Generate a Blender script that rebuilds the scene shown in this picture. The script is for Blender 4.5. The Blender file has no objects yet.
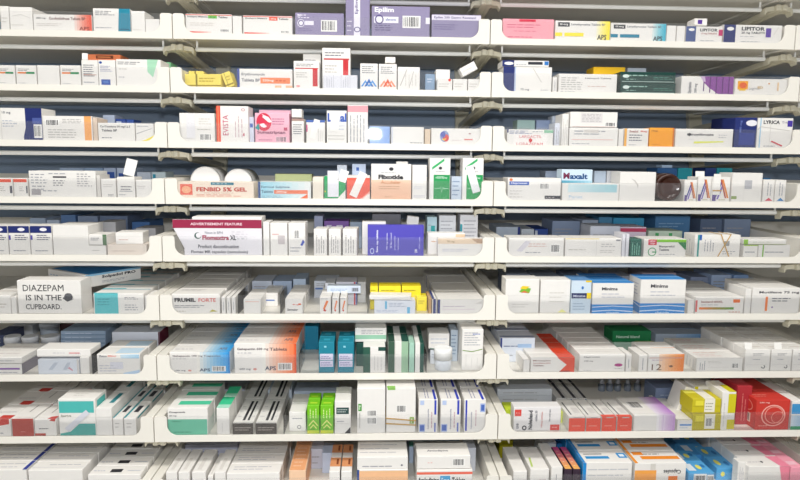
import bpy, bmesh, math, random
from mathutils import Vector, Matrix
random.seed(7)
S = bpy.context.scene
COL = S.collection
# ------------------------------------------------------------------ dimensions (metres)
TILT = math.radians(14.3)          # trays slope up towards the back
PITCH_U = 0.70                     # one tray's width
ROW = 0.12245                      # vertical distance between trays
Z_REF = 1.6 + 0.7297
HP = 0.054                         # height of a tray's front and side panels
LIP = 0.0135
FLOOR_W = 0.012
DEPTH = 0.44
CAM = Vector((0.44136, -1.33998, 1.6))
YAW, PIT, ROL, FPX = 0.04231, 0.12245, -0.00077, 631.855
CT, ST = math.cos(TILT), math.sin(TILT)
_fw = Vector((math.sin(YAW)*math.cos(PIT), math.cos(YAW)*math.cos(PIT), math.sin(PIT)))
_r0 = Vector((math.cos(YAW), -math.sin(YAW), 0)); _u0 = _r0.cross(_fw)
_rt = math.cos(ROL)*_r0 + math.sin(ROL)*_u0
_up = -math.sin(ROL)*_r0 + math.cos(ROL)*_u0
VDIR = Vector((0, CT, ST)); WDIR = Vector((0, -ST, CT))
TROT = Matrix.Rotation(TILT, 4, 'X')

def tray_origin(row, col):
    return Vector(((col-2)*PITCH_U, 0, Z_REF - row*ROW))
def at(row, x, y, v):
    """where the sight line through photo point (x, y) meets the upright plane v metres behind a tray's front -> (u, w) on that tray"""
    d = _fw*FPX + _rt*(x-400) + _up*(240-y)
    o = tray_origin(row, 2)
    q = ((o - CAM).dot(VDIR) + v) / d.dot(VDIR)
    p = CAM + d*q - o
    return p.x, p.dot(WDIR)

# ------------------------------------------------------------------ materials
_mats = {}
def lin(h):
    h = h.lstrip('#'); c = [int(h[i:i+2], 16)/255 for i in (0, 2, 4)]
    return [x/12.92 if x <= .04045 else ((x+.055)/1.055)**2.4 for x in c] + [1]
def mat(h, rough=.5, spec=.35, var=.05, scale=90, name=None):
    key = (h, rough, spec, var)
    if key in _mats: return _mats[key]
    m = bpy.data.materials.new((name or 'print') + '_' + h.strip('#')); m.use_nodes = True
    nt = m.node_tree; b = nt.nodes['Principled BSDF']
    b.inputs['Roughness'].default_value = rough; b.inputs['Specular IOR Level'].default_value = spec
    tc = nt.nodes.new('ShaderNodeTexCoord'); n = nt.nodes.new('ShaderNodeTexNoise')
    n.inputs['Scale'].default_value = scale; n.inputs['Detail'].default_value = 2
    mx = nt.nodes.new('ShaderNodeMix'); mx.data_type = 'RGBA'
    c = lin(h)
    mx.inputs['A'].default_value = [max(0, x*(1-var)) for x in c[:3]] + [1]
    mx.inputs['B'].default_value = [min(1, x*(1+var)) for x in c[:3]] + [1]
    nt.links.new(tc.outputs['Object'], n.inputs['Vector'])
    nt.links.new(n.outputs['Fac'], mx.inputs['Factor'])
    nt.links.new(mx.outputs['Result'], b.inputs['Base Color'])
    m.diffuse_color = c
    _mats[key] = m; return m
def clear_mat(name, tint, haze, gloss_rough=.04):
    m = bpy.data.materials.new(name); m.use_nodes = True; nt = m.node_tree; nt.nodes.clear()
    out = nt.nodes.new('ShaderNodeOutputMaterial'); tr = nt.nodes.new('ShaderNodeBsdfTransparent')
    gl = nt.nodes.new('ShaderNodeBsdfGlossy'); df = nt.nodes.new('ShaderNodeBsdfDiffuse')
    tr.inputs['Color'].default_value = tint; gl.inputs['Roughness'].default_value = gloss_rough
    df.inputs['Color'].default_value = (.9, .9, .9, 1)
    nz = nt.nodes.new('ShaderNodeTexNoise'); nz.inputs['Scale'].default_value = 25
    mr = nt.nodes.new('ShaderNodeMapRange'); mr.inputs['To Min'].default_value = haze*.7; mr.inputs['To Max'].default_value = haze*1.3
    a = nt.nodes.new('ShaderNodeMixShader'); b = nt.nodes.new('ShaderNodeMixShader'); fr = nt.nodes.new('ShaderNodeFresnel')
    fr.inputs['IOR'].default_value = 1.18
    L = nt.links.new
    L(nz.outputs['Fac'], mr.inputs['Value']); L(mr.outputs['Result'], a.inputs['Fac'])
    L(tr.outputs[0], a.inputs[1]); L(df.outputs[0], a.inputs[2])
    L(fr.outputs[0], b.inputs['Fac']); L(a.outputs[0], b.inputs[1]); L(gl.outputs[0], b.inputs[2])
    L(b.outputs[0], out.inputs['Surface'])
    return m
CLEAR = clear_mat('clear_acrylic', (1, 1, 1, 1), .032)
CLEAR_BLUE = clear_mat('clear_blue_blister', (.62, .74, .95, 1), .12, .08)
M_TRAY = mat('#eeeae0', .38, .4, .02, 8, 'white_tray_plastic')
M_ARM = mat('#d9d3bd', .42, .4, .03, 8, 'cream_bracket_metal')
M_RAIL = mat('#f6f6f2', .35, .5, .02, 8, 'white_rail_metal')
M_WALL = mat('#98a9bf', .7, .2, .08, 3, 'blue_grey_wall')

# ------------------------------------------------------------------ mesh helpers
class MB:
    """collects shapes, then links them as ONE mesh object"""
    def __init__(s): s.bm = bmesh.new(); s.ms = []
    def mi(s, m):
        if m not in s.ms: s.ms.append(m)
        return s.ms.index(m)
    def box(s, x0, y0, z0, x1, y1, z1, m, bev=0):
        v = [s.bm.verts.new(p) for p in ((x0,y0,z0),(x1,y0,z0),(x1,y1,z0),(x0,y1,z0),(x0,y0,z1),(x1,y0,z1),(x1,y1,z1),(x0,y1,z1))]
        fs = [s.bm.faces.new([v[i] for i in q]) for q in ((0,3,2,1),(4,5,6,7),(0,1,5,4),(1,2,6,5),(2,3,7,6),(3,0,4,7))]
        i = s.mi(m)
        for f in fs: f.material_index = i
        if bev:
            es = list({e for f in fs for e in f.edges})
            r = bmesh.ops.bevel(s.bm, geom=es, offset=bev, segments=1, affect='EDGES', profile=.5)
            for f in r['faces']: f.material_index = i
        return s
    def poly(s, pts, m):
        f = s.bm.faces.new([s.bm.verts.new(p) for p in pts]); f.material_index = s.mi(m); return s
    def prism(s, pts, d, m):
        """pts: a closed 3D outline; d: extrusion vector"""
        d = Vector(d); a = [s.bm.verts.new(p) for p in pts]; b = [s.bm.verts.new(Vector(p)+d) for p in pts]
        i = s.mi(m); n = len(pts); fs = [s.bm.faces.new(a[::-1]), s.bm.faces.new(b)]
        for k in range(n): fs.append(s.bm.faces.new((a[k], a[(k+1)%n], b[(k+1)%n], b[k])))
        for f in fs: f.material_index = i
        bmesh.ops.recalc_face_normals(s.bm, faces=fs)
        return s
    def lathe(s, prof, m, seg=28, axis='Z', c=(0,0,0)):
        i = s.mi(m); c = Vector(c); rings = []
        def P(r, z, t):
            x, y = r*math.cos(t), r*math.sin(t)
            return c + (Vector((x, y, z)) if axis == 'Z' else Vector((x, z, y)) if axis == 'Y' else Vector((z, x, y)))
        for r, z in prof: rings.append([s.bm.verts.new(P(max(r, 1e-5), z, 2*math.pi*k/seg)) for k in range(seg)])
        fs = []
        for a, b in zip(rings, rings[1:]):
            for k in range(seg): fs.append(s.bm.faces.new((a[k], a[(k+1)%seg], b[(k+1)%seg], b[k])))
        fs.append(s.bm.faces.new(rings[0][::-1])); fs.append(s.bm.faces.new(rings[-1]))
        for f in fs: f.material_index = i; f.smooth = True
        fs[-1].smooth = fs[-2].smooth = False
        bmesh.ops.recalc_face_normals(s.bm, faces=fs)
        return s
    def build(s, name, parent=None, matrix=None):
        me = bpy.data.meshes.new(name); s.bm.to_mesh(me); s.bm.free()
        for m in s.ms: me.materials.append(m)
        o = bpy.data.objects.new(name, me); COL.objects.link(o)
        if parent: o.parent = parent
        if matrix is not None: o.matrix_local = matrix
        return o
def tag(o, label=None, cat=None, group=None, kind=None):
    if label: o['label'] = label
    if cat: o['category'] = cat
    if group: o['group'] = group
    if kind: o['kind'] = kind
    return o
def empty(name, m):
    o = bpy.data.objects.new(name, None); COL.objects.link(o); o.matrix_world = m; o.empty_display_size = .02
    return o

_txt = {}
def text_tris(s, bold=.012):
    if (s, bold) in _txt: return _txt[(s, bold)]
    cu = bpy.data.curves.new('lettering', 'FONT'); cu.body = s; cu.size = 1; cu.resolution_u = 2; cu.offset = bold; cu.fill_mode = 'FRONT'
    o = bpy.data.objects.new('lettering', cu); me = o.to_mesh()
    vs = [(v.co.x, v.co.y) for v in me.vertices]; fs = [tuple(p.vertices) for p in me.polygons]
    o.to_mesh_clear(); bpy.data.objects.remove(o); bpy.data.curves.remove(cu)
    x0 = min(v[0] for v in vs); x1 = max(v[0] for v in vs); y0 = min(v[1] for v in vs); y1 = max(v[1] for v in vs)
    vs = [((x-x0)/max(1e-6, x1-x0), (y-y0)/max(1e-6, y1-y0)) for x, y in vs]
    _txt[(s, bold)] = (vs, fs, (x1-x0)/max(1e-6, y1-y0)); return _txt[(s, bold)]

# ---- print on a face: every op uses fractions of the face, (0,0) bottom left
def r(x0, y0, x1, y1, c): return ('r', x0, y0, x1, y1, c)
def t(s, x, y, h, c, w=None, bold=.02): return ('t', s, x, y, h, c, w, bold)       # text box: left, bottom, height, width
def ut(s, x, y, h, c, w, bold=.02): return ('u', s, x, y, h, c, w, bold)        # text printed upside down
def vt(s, x, y, wd, ln_, c, bold=.02): return ('v', s, x, y, wd, ln_, c, bold)     # text running upwards
def dt(s, x, y, wd, ln_, c, bold=.02): return ('d', s, x, y, wd, ln_, c, bold)     # text running downwards
def bc(x0, y0, x1, y1, bg='#f4f2ee'): return ('b', x0, y0, x1, y1, bg)
def ln(x0, y0, x1, y1, n=3, c='#a6a6ac'): return ('l', x0, y0, x1, y1, n, c)
def lv(x0, y0, x1, y1, n=3, c='#a6a6ac'): return ('m', x0, y0, x1, y1, n, c)
def el(cx, cy, rx, ry, c): return ('e', cx, cy, rx, ry, c)
def rg(cx, cy, rx, ry, th, c): return ('o', cx, cy, rx, ry, th, c)
def g(x0, y0, x1, y1, c0, c1, n=8): return ('g', x0, y0, x1, y1, c0, c1, n)
def gv(x0, y0, x1, y1, c0, c1, n=6): return ('h', x0, y0, x1, y1, c0, c1, n)
def pg(c, *pts): return ('p', c, pts)
def mixhex(a, b, f):
    A = [int(a[i:i+2], 16) for i in (1, 3, 5)]; B = [int(b[i:i+2], 16) for i in (1, 3, 5)]
    return '#%02x%02x%02x' % tuple(int(round(p+(q-p)*f)) for p, q in zip(A, B))
def paint(mb, ops, O, U, V, N):
    """lay the print of one face: O corner, U and V full edge vectors, N outward unit normal"""
    k = [0]
    rnd = random.Random(len(ops)*31+5)
    def pt(x, y): return O + U*x + V*y + N*(.0002 + .00006*k[0])
    def rect(x0, y0, x1, y1, c):
        mb.poly([pt(x0, y0), pt(x1, y0), pt(x1, y1), pt(x0, y1)], mat(c))
    for op in ops:
        k[0] += 1; a = op[0]
        if a == 'r': rect(*op[1:])
        elif a == 'p': mb.poly([pt(x, y) for x, y in op[2]], mat(op[1]))
        elif a == 'e':
            _, cx, cy, rx, ry, c = op
            mb.poly([pt(cx+rx*math.cos(q*math.pi/10), cy+ry*math.sin(q*math.pi/10)) for q in range(20)], mat(c))
        elif a == 'o':
            _, cx, cy, rx, ry, th, c = op
            P = [(math.cos(q*math.pi/12), math.sin(q*math.pi/12)) for q in range(25)]
            for (a0, b0), (a1, b1) in zip(P, P[1:]):
                mb.poly([pt(cx+rx*a0, cy+ry*b0), pt(cx+rx*a1, cy+ry*b1), pt(cx+rx*th*a1, cy+ry*th*b1), pt(cx+rx*th*a0, cy+ry*th*b0)], mat(c))
        elif a == 'l':
            _, x0, y0, x1, y1, n, c = op
            st = (y1-y0)/n
            for i in range(n):
                e = x1 - (x1-x0)*rnd.uniform(0, .35); yy = y1-(i+.75)*st; hh = min(st*.36, .0022/max(V.length, .001))
                xx = x0
                while xx < e:
                    ww = (x1-x0)*rnd.uniform(.1, .26); rect(xx, yy, min(e, xx+ww), yy+hh, c); xx += ww+.02
        elif a == 'm':
            _, x0, y0, x1, y1, n, c = op
            st = (x1-x0)/n
            for i in range(n):
                e = y1 - (y1-y0)*rnd.uniform(0, .35); xx = x0+(i+.3)*st; hh = min(st*.36, .0018/max(U.length, .001))
                yy = y0
                while yy < e:
                    ww = (y1-y0)*rnd.uniform(.1, .26); rect(xx, yy, xx+hh, min(e, yy+ww), c); yy += ww+.02
        elif a == 'b':
            _, x0, y0, x1, y1, bg = op
            rect(x0, y0, x1, y1, bg); k[0] += 1
            n = 9; st = (x1-x0)*.86/n
            for i in range(n):
                xx = x0+(x1-x0)*.07+i*st; rect(xx, y0+(y1-y0)*.12, xx+st*rnd.uniform(.3, .75), y1-(y1-y0)*.1, '#3a3a3e')
        elif a in 'gh':
            _, x0, y0, x1, y1, c0, c1, n = op
            for i in range(n):
                c = mixhex(c0, c1, i/(n-1))
                if a == 'g': rect(x0+(x1-x0)*i/n, y0, x0+(x1-x0)*(i+1)/n, y1, c)
                else: rect(x0, y0+(y1-y0)*i/n, x1, y0+(y1-y0)*(i+1)/n, c)
        elif a == 't':
            _, s, x, y, h, c, w, bold = op
            vs, fs, asp = text_tris(s, bold)
            if w is None: w = h*V.length*asp/U.length
            P = [mb.bm.verts.new(pt(x+w*p, y+h*q)) for p, q in vs]
        elif a == 'u':
            _, s, x, y, h, c, w, bold = op
            vs, fs, asp = text_tris(s, bold)
            P = [mb.bm.verts.new(pt(x+w*(1-p), y+h*(1-q))) for p, q in vs]
        elif a in 'vd':
            _, s, x, y, wd, L, c, bold = op
            vs, fs, asp = text_tris(s, bold)
            if a == 'v': P = [mb.bm.verts.new(pt(x+wd*(1-q), y+L*p)) for p, q in vs]
            else: P = [mb.bm.verts.new(pt(x+wd*q, y+L*(1-p))) for p, q in vs]
        if a in 'tvdu':
            i = mb.mi(mat(c))
            for f in fs:
                fc = mb.bm.faces.new([P[j] for j in f]); fc.material_index = i

# ------------------------------------------------------------------ cartons
ROWN = {1: 'top', 2: 'second', 3: 'third', 4: 'fourth', 5: 'fifth', 6: 'sixth', 7: 'seventh', 8: 'eighth', 9: 'bottom'}
COLN = {1: 'left', 2: 'middle', 3: 'right', 4: 'far right'}
ORD = ['first', 'second', 'third', 'fourth', 'fifth', 'sixth', 'seventh', 'eighth', 'ninth', 'tenth', 'eleventh', 'twelfth', 'thirteenth', 'fourteenth']
W = '#ece9e4'
CUR = [1, 1]; QUEUES = []
labels = {}
UNSEEN = {'white carton beside the handwritten note carton, sixth row, left tray': 2, 'small white carton with orange squiggle, middle of three, sixth row, middle tray': 2, 'small white carton with orange squiggle, rightmost of three, sixth row, middle tray': 2, 'white carton with blue gradient end and barcode, seventh row, middle tray': 5, 'white carton with red corner, cut by photo edge, eighth row, left tray': 3, 'white carton with brick red front, eighth row, left tray': 3, 'upright white carton with teal topped stripe, left, eighth row, left tray': 3, 'upright white carton with teal topped stripe, right, eighth row, left tray': 3, 'left white carton with blue spine and square, eighth row, middle tray': 2, 'white carton with faint pink lines at the left, bottom row, left tray': 4, 'white carton with pale grey dots, bottom row, left tray': 5, 'white carton with dark violet foot and black dash, bottom row, left tray': 5, 'white carton in the rank behind the peach stack, bottom row, middle tray': 1, 'white carton with bright blue edge, bottom row, right tray': 3, 'white carton with orange block and upside down name, bottom row, right tray': 3, 'pink carton at the right photo edge, bottom row, right tray': 3}      # queues whose rear cartons nothing of the photo shows: desc -> how many stand
def place(row, col): CUR[0], CUR[1] = row, col
def where(): return ', %s row, %s tray' % (ROWN[CUR[0]], COLN[CUR[1]])
def uniq(lb):
    n = len(lb.replace(',', '').split())
    if n > 16: print('LABEL LONG', n, lb)
    if lb in labels: print('LABEL DUP', lb)
    labels[lb] = 1; return lb
def local(row, u, v, w, yaw=0, pitch=0, roll=0):
    o = tray_origin(row, 2)
    return Matrix.Translation(o + Vector((u, 0, 0)) + VDIR*v + WDIR*w) @ TROT @ Matrix.Rotation(yaw, 4, 'Z') @ Matrix.Rotation(pitch, 4, 'X') @ Matrix.Rotation(roll, 4, 'Y')
def carton_mesh(Wd, H, D, c, F=(), T=(), R=(), L=(), name='medicine_carton'):
    mb = MB(); x = Wd/2
    mb.box(-x, 0, 0, x, D, H, mat(c, var=.03, name='carton'), bev=min(.0007, Wd*.04))
    V = Vector
    if F: paint(mb, F, V((-x, 0, 0)), V((Wd, 0, 0)), V((0, 0, H)), V((0, -1, 0)))
    if T: paint(mb, T, V((-x, 0, H)), V((Wd, 0, 0)), V((0, D, 0)), V((0, 0, 1)))
    if R: paint(mb, R, V((x, 0, 0)), V((0, D, 0)), V((0, 0, H)), V((1, 0, 0)))
    if L: paint(mb, L, V((-x, D, 0)), V((0, -D, 0)), V((0, 0, H)), V((-1, 0, 0)))
    return mb.build(name)
def sticker(o, Wd, H, x, y, w, h, ang=0, c='#f3f1ec', face='F', D=0, ops=(), name='paper_sticker', off=.0012):
    """a paper label stuck on the front (F) or top (T); x, y its centre as fractions"""
    mb = MB(); mb.box(-w/2, -.0002, -h/2, w/2, .0002, h/2, mat(c, name='paper'))
    if ops: paint(mb, ops, Vector((-w/2, -.0002, -h/2)), Vector((w, 0, 0)), Vector((0, 0, h)), Vector((0, -1, 0)))
    m = Matrix.Translation(((x-.5)*Wd, -off, y*H)) if face == 'F' else Matrix.Translation(((x-.5)*Wd, y*D, H+off)) @ Matrix.Rotation(-math.pi/2, 4, 'X')
    return mb.build(name, o, m @ Matrix.Rotation(ang, 4, 'Y'))
def rubber_band(o, Wd, H, D, pairs, c='#c9a057'):
    for z0, z1 in pairs:
        mb = MB(); m = mat(c, .6, .2, name='rubber'); x = Wd/2+.0008; h = .0011; y0, y1 = -.0016, D+.0012
        P = [(-x, y0, z0*H), (x, y0, z1*H), (x, y1, z1*H), (-x, y1, z0*H)]
        for k in range(4):
            a, b = Vector(P[k]), Vector(P[(k+1) % 4]); n = (b-a).cross(Vector((0, 0, 1))).normalized()*.0006
            q = Vector((0, 0, h))
            mb.prism([a-q-n, b-q-n, b-q+n, a-q+n], q*2, m)
        mb.build('rubber_band', o)
def upright_band(o, Wd, H, D, pairs, c='#c9a057'):
    """a rubber band running up the front and back over the top; pairs: where it crosses the front's foot and top edge"""
    for k, (a, b) in enumerate(pairs):
        mb = MB(); m = mat(c, .6, .2, name='rubber'); xa, xb = (a-.5)*Wd, (b-.5)*Wd; h = .0011; y = -.0011-.0005*k
        mb.prism([(xa-h, y, .0006), (xa+h, y, .0006), (xb+h, y, H+.0013), (xb-h, y, H+.0013)], (0, .0006, 0), m)
        mb.prism([(xb-h, y, H+.0008), (xb+h, y, H+.0008), (xb+h, D, H+.0008), (xb-h, D, H+.0008)], (0, 0, .0006), m)
        mb.build('rubber_band', o)
def open_flap(o, Wd, H, D, w, h, x=.5, ang=-.35, c='#f3f1ec', back=False, roll=0):
    mb = MB(); mb.box(-w/2, -.0003, 0, w/2, .0003, h, mat(c, name='carton'))
    mb.build('open_flap', o, Matrix.Translation(((x-.5)*Wd, D*.98 if back else .0006, H+.0006+w/2*abs(math.sin(roll)))) @ Matrix.Rotation(ang, 4, 'X') @ Matrix.Rotation(roll, 4, 'Y'))
def copy_tree(o, parent=None):
    c = o.copy(); COL.objects.link(c)
    if parent: c.parent = parent
    for ch in o.children:
        if not ch.name.startswith('open_flap'): copy_tree(ch, c)      # only the front carton of a queue stands open
    return c
def K(x0, x1, yt, desc, F=(), yb=None, v=.007, d=.055, n=1, c=W, T=(), R=(), L=(), yaw=0, short=None, base=None, cat='medicine box',
      name='medicine_carton', gap=.0018, stick=(), band=(), vband=(), flap=None, roll=0, pitch=0, group=None, jit=.0013, back_side=None):
    row, col = CUR
    xm = (x0+x1)/2
    w1 = at(row, xm, yt, v)[1]
    w0 = FLOOR_W if yb is None else at(row, xm, yb, v)[1]
    if base: w0 = base
    ym = yt+10
    u0 = at(row, x0, ym, v)[0]; u1 = at(row, x1, ym, v)[0]
    lo = (col-2)*PITCH_U + .0202; hi = lo + PITCH_U - .0404
    ex = abs(math.sin(yaw))*d*.6 + abs(math.sin(roll))*(w1-w0)*.6 + (jit if n > 1 else 0)
    u0 = max(u0, lo+ex); u1 = min(u1, hi-ex)
    Wd, H = u1-u0-.0008, w1-w0-.0003
    if Wd < .004: print('NARROW', desc, Wd); return None
    if H < .003: print('LOW', desc, H); H = .01
    w0 += Wd/2*abs(math.sin(roll))
    if band or stick or vband: v = max(v, .0095)
    if name == 'medicine_carton': name = 'upright_carton' if H > 1.1*Wd else 'flat_carton' if H < .42*Wd else name
    o = carton_mesh(Wd, H, d, c, F, T, R, L, name)
    o.matrix_world = local(row, (u0+u1)/2, v, w0+.0003, yaw, pitch, roll)
    for s in stick: sticker(o, Wd, H, D=d, *s[0], **(s[1] if len(s) > 1 else {}))
    if band: rubber_band(o, Wd, H, d, band)
    if vband: upright_band(o, Wd, H, d, vband)
    if flap: open_flap(o, Wd, H, d, **flap)
    short = short or desc
    gr = group or ('cartons of the %s row, %s tray' % (ROWN[row], COLN[col]) if n == 1 else 'queue of %s%s' % (short, where()))
    tag(o, uniq(desc+where()), cat, gr)
    rn = random.Random(int(x0*10)+row)
    if n > 1: QUEUES.append((desc+where(), n, o.name))
    n = min(n, UNSEEN.get(desc+where(), n))
    for i in range(1, n):
        q = copy_tree(o)
        q.matrix_world = local(row, (u0+u1)/2 + rn.uniform(-jit, jit), v+i*(d+gap), w0+.0003, yaw, pitch, roll)
        tag(q, uniq('%s, %s in its queue%s' % (short, ORD[i], where())), cat, gr)
    return o, Wd, H
def stack(x0, x1, yt, desc, k, yb=None, **kw):
    """k cartons lying on each other between photo heights yt (top) and yb (bottom)"""
    row = CUR[0]; v = kw.get('v', .007)
    if yb is None:
        lo, hi = yt, yt+90          # find the photo height of the tray floor at v
        for _ in range(40):
            mid = (lo+hi)/2
            if at(row, (x0+x1)/2, mid, v)[1] > FLOOR_W: lo = mid
            else: hi = mid
        yb = lo
    nm = ['lowest', 'second from bottom', 'third from bottom', 'fourth from bottom', 'fifth from bottom']
    F = kw.pop('F', ()); Fs = kw.pop('Fs', None)
    for i in range(k):
        b = yb-(yb-yt)*i/k; a = yb-(yb-yt)*(i+1)/k
        pos = 'topmost' if i == k-1 else nm[i]
        K(x0, x1, a, '%s, %s of its stack' % (desc, pos), Fs[i] if Fs else F, yb=b, **kw)
def backs(v, items, d=.07):
    """plain cartons standing deeper in the tray: x0, x1, photo y of their top edge, colour, description, header band colour"""
    for it in items:
        x0, x1, yt, c, desc = it[:5]; F = it[5] if len(it) > 5 else [ln(.1, .3, .8, .75, 3)]
        vv = it[6] if len(it) > 6 else v
        K(x0, x1, yt, desc, F, v=vv, d=d, c=c)
def tub(x0, x1, yt, desc, v, c='#f1f0ee', lid='#f4f4f2', lidf=.35):
    row = CUR[0]; u0 = at(row, x0, yt, v)[0]; u1 = at(row, x1, yt, v)[0]; R_ = (u1-u0)/2
    H = at(row, (x0+x1)/2, yt, v)[1]-FLOOR_W
    e = empty('pill_tub', local(row, (u0+u1)/2, v+R_, FLOOR_W+.0003))
    hb = H*(1-lidf)
    MB().lathe([(R_*.86, 0), (R_*.92, .001), (R_*.92, hb*.9), (R_*.8, hb)], mat(c, .35, .5, .02, name='tub_plastic')).build('tub_body', e)
    MB().lathe([(R_, hb*.97), (R_, H-.002), (R_*.95, H), ], mat(lid, .35, .5, .02, name='lid_plastic')).build('lid', e)
    tag(e, uniq(desc+where()), 'tub'); return e
def rolls(x0, x1, yt, desc, v, ln_=.1, c='#ecebea', name='round_tub', cap='#f6f5f3', bottle=False):
    """a round container lying with its end towards the front"""
    row = CUR[0]; yy = yt or 180; u0 = at(row, x0, yy, v)[0]; u1 = at(row, x1, yy, v)[0]; R_ = (u1-u0)/2
    w = at(row, (x0+x1)/2, yy, v)[1]
    e = empty(name, local(row, (u0+u1)/2, v, (FLOOR_W+R_+.0004) if yt is None else w-R_))
    MB().lathe([(R_*.96, .004), (R_*.96, ln_)], mat(c, .4, .4, .02, name='tub_plastic'), axis='Y').build('tub_body', e)
    MB().lathe([(R_*.9, -.001), (R_, .001), (R_, .012)], mat(cap, .4, .4, .02, name='lid_plastic'), axis='Y').build('lid', e)
    tag(e, uniq(desc+where()), 'tub'); return e
# ------------------------------------------------------------------ the room and the shelving
def struct(name, mb): return tag(mb.build(name), kind='structure')
XL, XR, YB, YF = -2.2, 3.2, .47, -3.2
struct('wall_back', MB().box(XL, YB, 0, XR, YB+.1, 3.25, M_WALL))
struct('wall_left', MB().box(XL-.1, YF, 0, XL, YB+.1, 3.25, mat('#e9e7e2', .7, .2, .03, 4, 'white_wall')))
struct('wall_right', MB().box(XR, YF, 0, XR+.1, YB+.1, 3.25, mat('#e9e7e2', .7, .2, .03, 4, 'white_wall')))
struct('floor', MB().box(XL, YF, -.1, XR, YB+.1, 0, mat('#a9a59c', .5, .3, .1, 6, 'vinyl_floor')))
struct('ceiling', MB().box(XL, YF, 3.25, XR, YB+.1, 3.35, mat('#efefec', .8, .2, .03, 4, 'ceiling_tile')))

def front_outline(P):
    g0, e, rr = .0011, .026, .021
    pts = [(g0, 0), (P-g0, 0), (P-g0, HP-.003), (P-g0-.003, HP)]
    x = P-e; pts += [(x+.004, HP), (x+.001, HP-.002), (x, HP-.005)]
    for k in range(9):
        a = math.pi/2*k/8; pts.append((x-rr+rr*math.cos(a), LIP+rr-rr*math.sin(a)))
    x = e
    for k in range(9):
        a = math.pi/2*k/8; pts.append((x+rr-rr*math.sin(a), LIP+rr-rr*math.cos(a)))
    pts += [(x, HP-.005), (x-.001, HP-.002), (x-.004, HP), (g0+.003, HP), (g0, HP-.003)]
    return pts
def make_tray():
    P = PITCH_U; e = empty('shelf_tray', Matrix())
    mb = MB(); mb.prism([(x, .0, z) for x, z in front_outline(P)], (0, .003, 0), M_TRAY); mb.build('front_panel', e)
    MB().box(.02, .003, .004, P-.02, DEPTH, FLOOR_W, M_TRAY).build('tray_floor', e)
    for x in (.0011, P-.0011-.0175):
        MB().box(x, .003, .0, x+.0175, DEPTH, HP-.0004, M_TRAY, .001).build('side_panel', e)
    MB().box(.02, DEPTH-.006, FLOOR_W, P-.02, DEPTH, .05, M_TRAY).build('back_panel', e)
    mb = MB(); mb.box(.0222, .0034, LIP-.001, P-.0222, .0049, HP-.001, CLEAR); mb.build('clear_front_strip', e)
    mb = MB(); mb.box(.034, .048, -.0185, P-.034, .056, -.0095, M_RAIL, .0025)
    for x in (.038, P-.038): mb.box(x-.002, .0525, -.0096, x+.002, .0555, .0041, M_RAIL)
    mb.build('support_rail', e)
    return e
def divider(row, col, x, h=.042, d=.1, v=.006):
    """clear upright divider plate, at photo x along the tray's front"""
    tr = TRAYS[row, col]; u = at(row, x, 33+row*50, v)[0] - (col-2)*PITCH_U
    MB().box(u-.0007, v, FLOOR_W+.0002, u+.0007, v+d, FLOOR_W+h, CLEAR).build('divider', tr)
TRAYS = {}
proto = make_tray()
for row in range(0, 10):
    for col in (1, 2, 3, 4):
        tr = proto if (row, col) == (0, 1) else copy_tree(proto)
        tr.matrix_world = Matrix.Translation(tray_origin(row, col)) @ TROT
        nm = {0: 'above the top row', **{k: '%s row' % v for k, v in ROWN.items()}}[row]
        lb = {1: 'left', 2: 'middle', 3: 'right', 4: 'far right'}[col]
        tag(tr, uniq('white plastic shelf tray with clear front strip, %s, %s' % (nm, lb)), 'shelf tray', 'white shelf trays')
        TRAYS[row, col] = tr
# the brackets carrying the trays: one frame at every seam
def make_frame():
    e = empty('storage_rack', Matrix())
    mb = MB(); mb.box(-.02, YB-.022, 0, .02, YB-.002, 2.75, M_ARM, .002); mb.build('upright_post', e)
    a = math.radians(TILT_ARM)
    for row in range(0, 10):
        M = Matrix.Translation((0, .0, Z_REF-row*ROW)) @ Matrix.Rotation(a, 4, 'X')
        mb = MB()
        mb.box(-.0135, .026, -.018, -.002, .452, -.0045, M_ARM, .002)
        mb.box(.002, .026, -.018, .0135, .452, -.0045, M_ARM, .002)
        mb.box(-.004, .03, -.017, .004, .452, -.006, M_ARM)
        arm = mb.build('bracket_arm', e, M)
        for s in (-1, 1):
            mb = MB()
            pts = [(s*.012, .036, -.0055), (s*.032, .04, -.0085), (s*.0345, .04, -.016), (s*.0335, .04, -.0255), (s*.0285, .04, -.0175), (s*.012, .036, -.0165)]
            mb.prism(pts, (0, .020, 0), M_ARM); mb.build('hook', arm)
    return e
TILT_ARM = 10.5
fr = make_frame()
SEAM = {1: 'at the left edge', 2: 'between the left and middle trays', 3: 'between the middle and right trays', 4: 'beside the right trays', 5: 'at the far right'}
for k in (1, 2, 3, 4, 5):
    f = fr if k == 1 else None
    if f is None:
        f = fr.copy(); COL.objects.link(f)
        for ch in fr.children: copy_tree(ch, f)
    f.location = ((k-2)*PITCH_U, 0, 0)
    tag(f, uniq('cream metal rack upright with sloping bracket arms ' + SEAM[k]), 'rack', 'cream rack frames')
GR = '#6f6f78'; DK = '#33343c'; RED = '#d8412f'; ORA = '#ef6a3c'; TEAL = '#1c8ca6'; NAVY = '#1c2a6c'; LIL = '#9289aa'; GRN = '#12a05a'; YEL = '#f2d21c'; BLU = '#2d6fc4'
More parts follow.
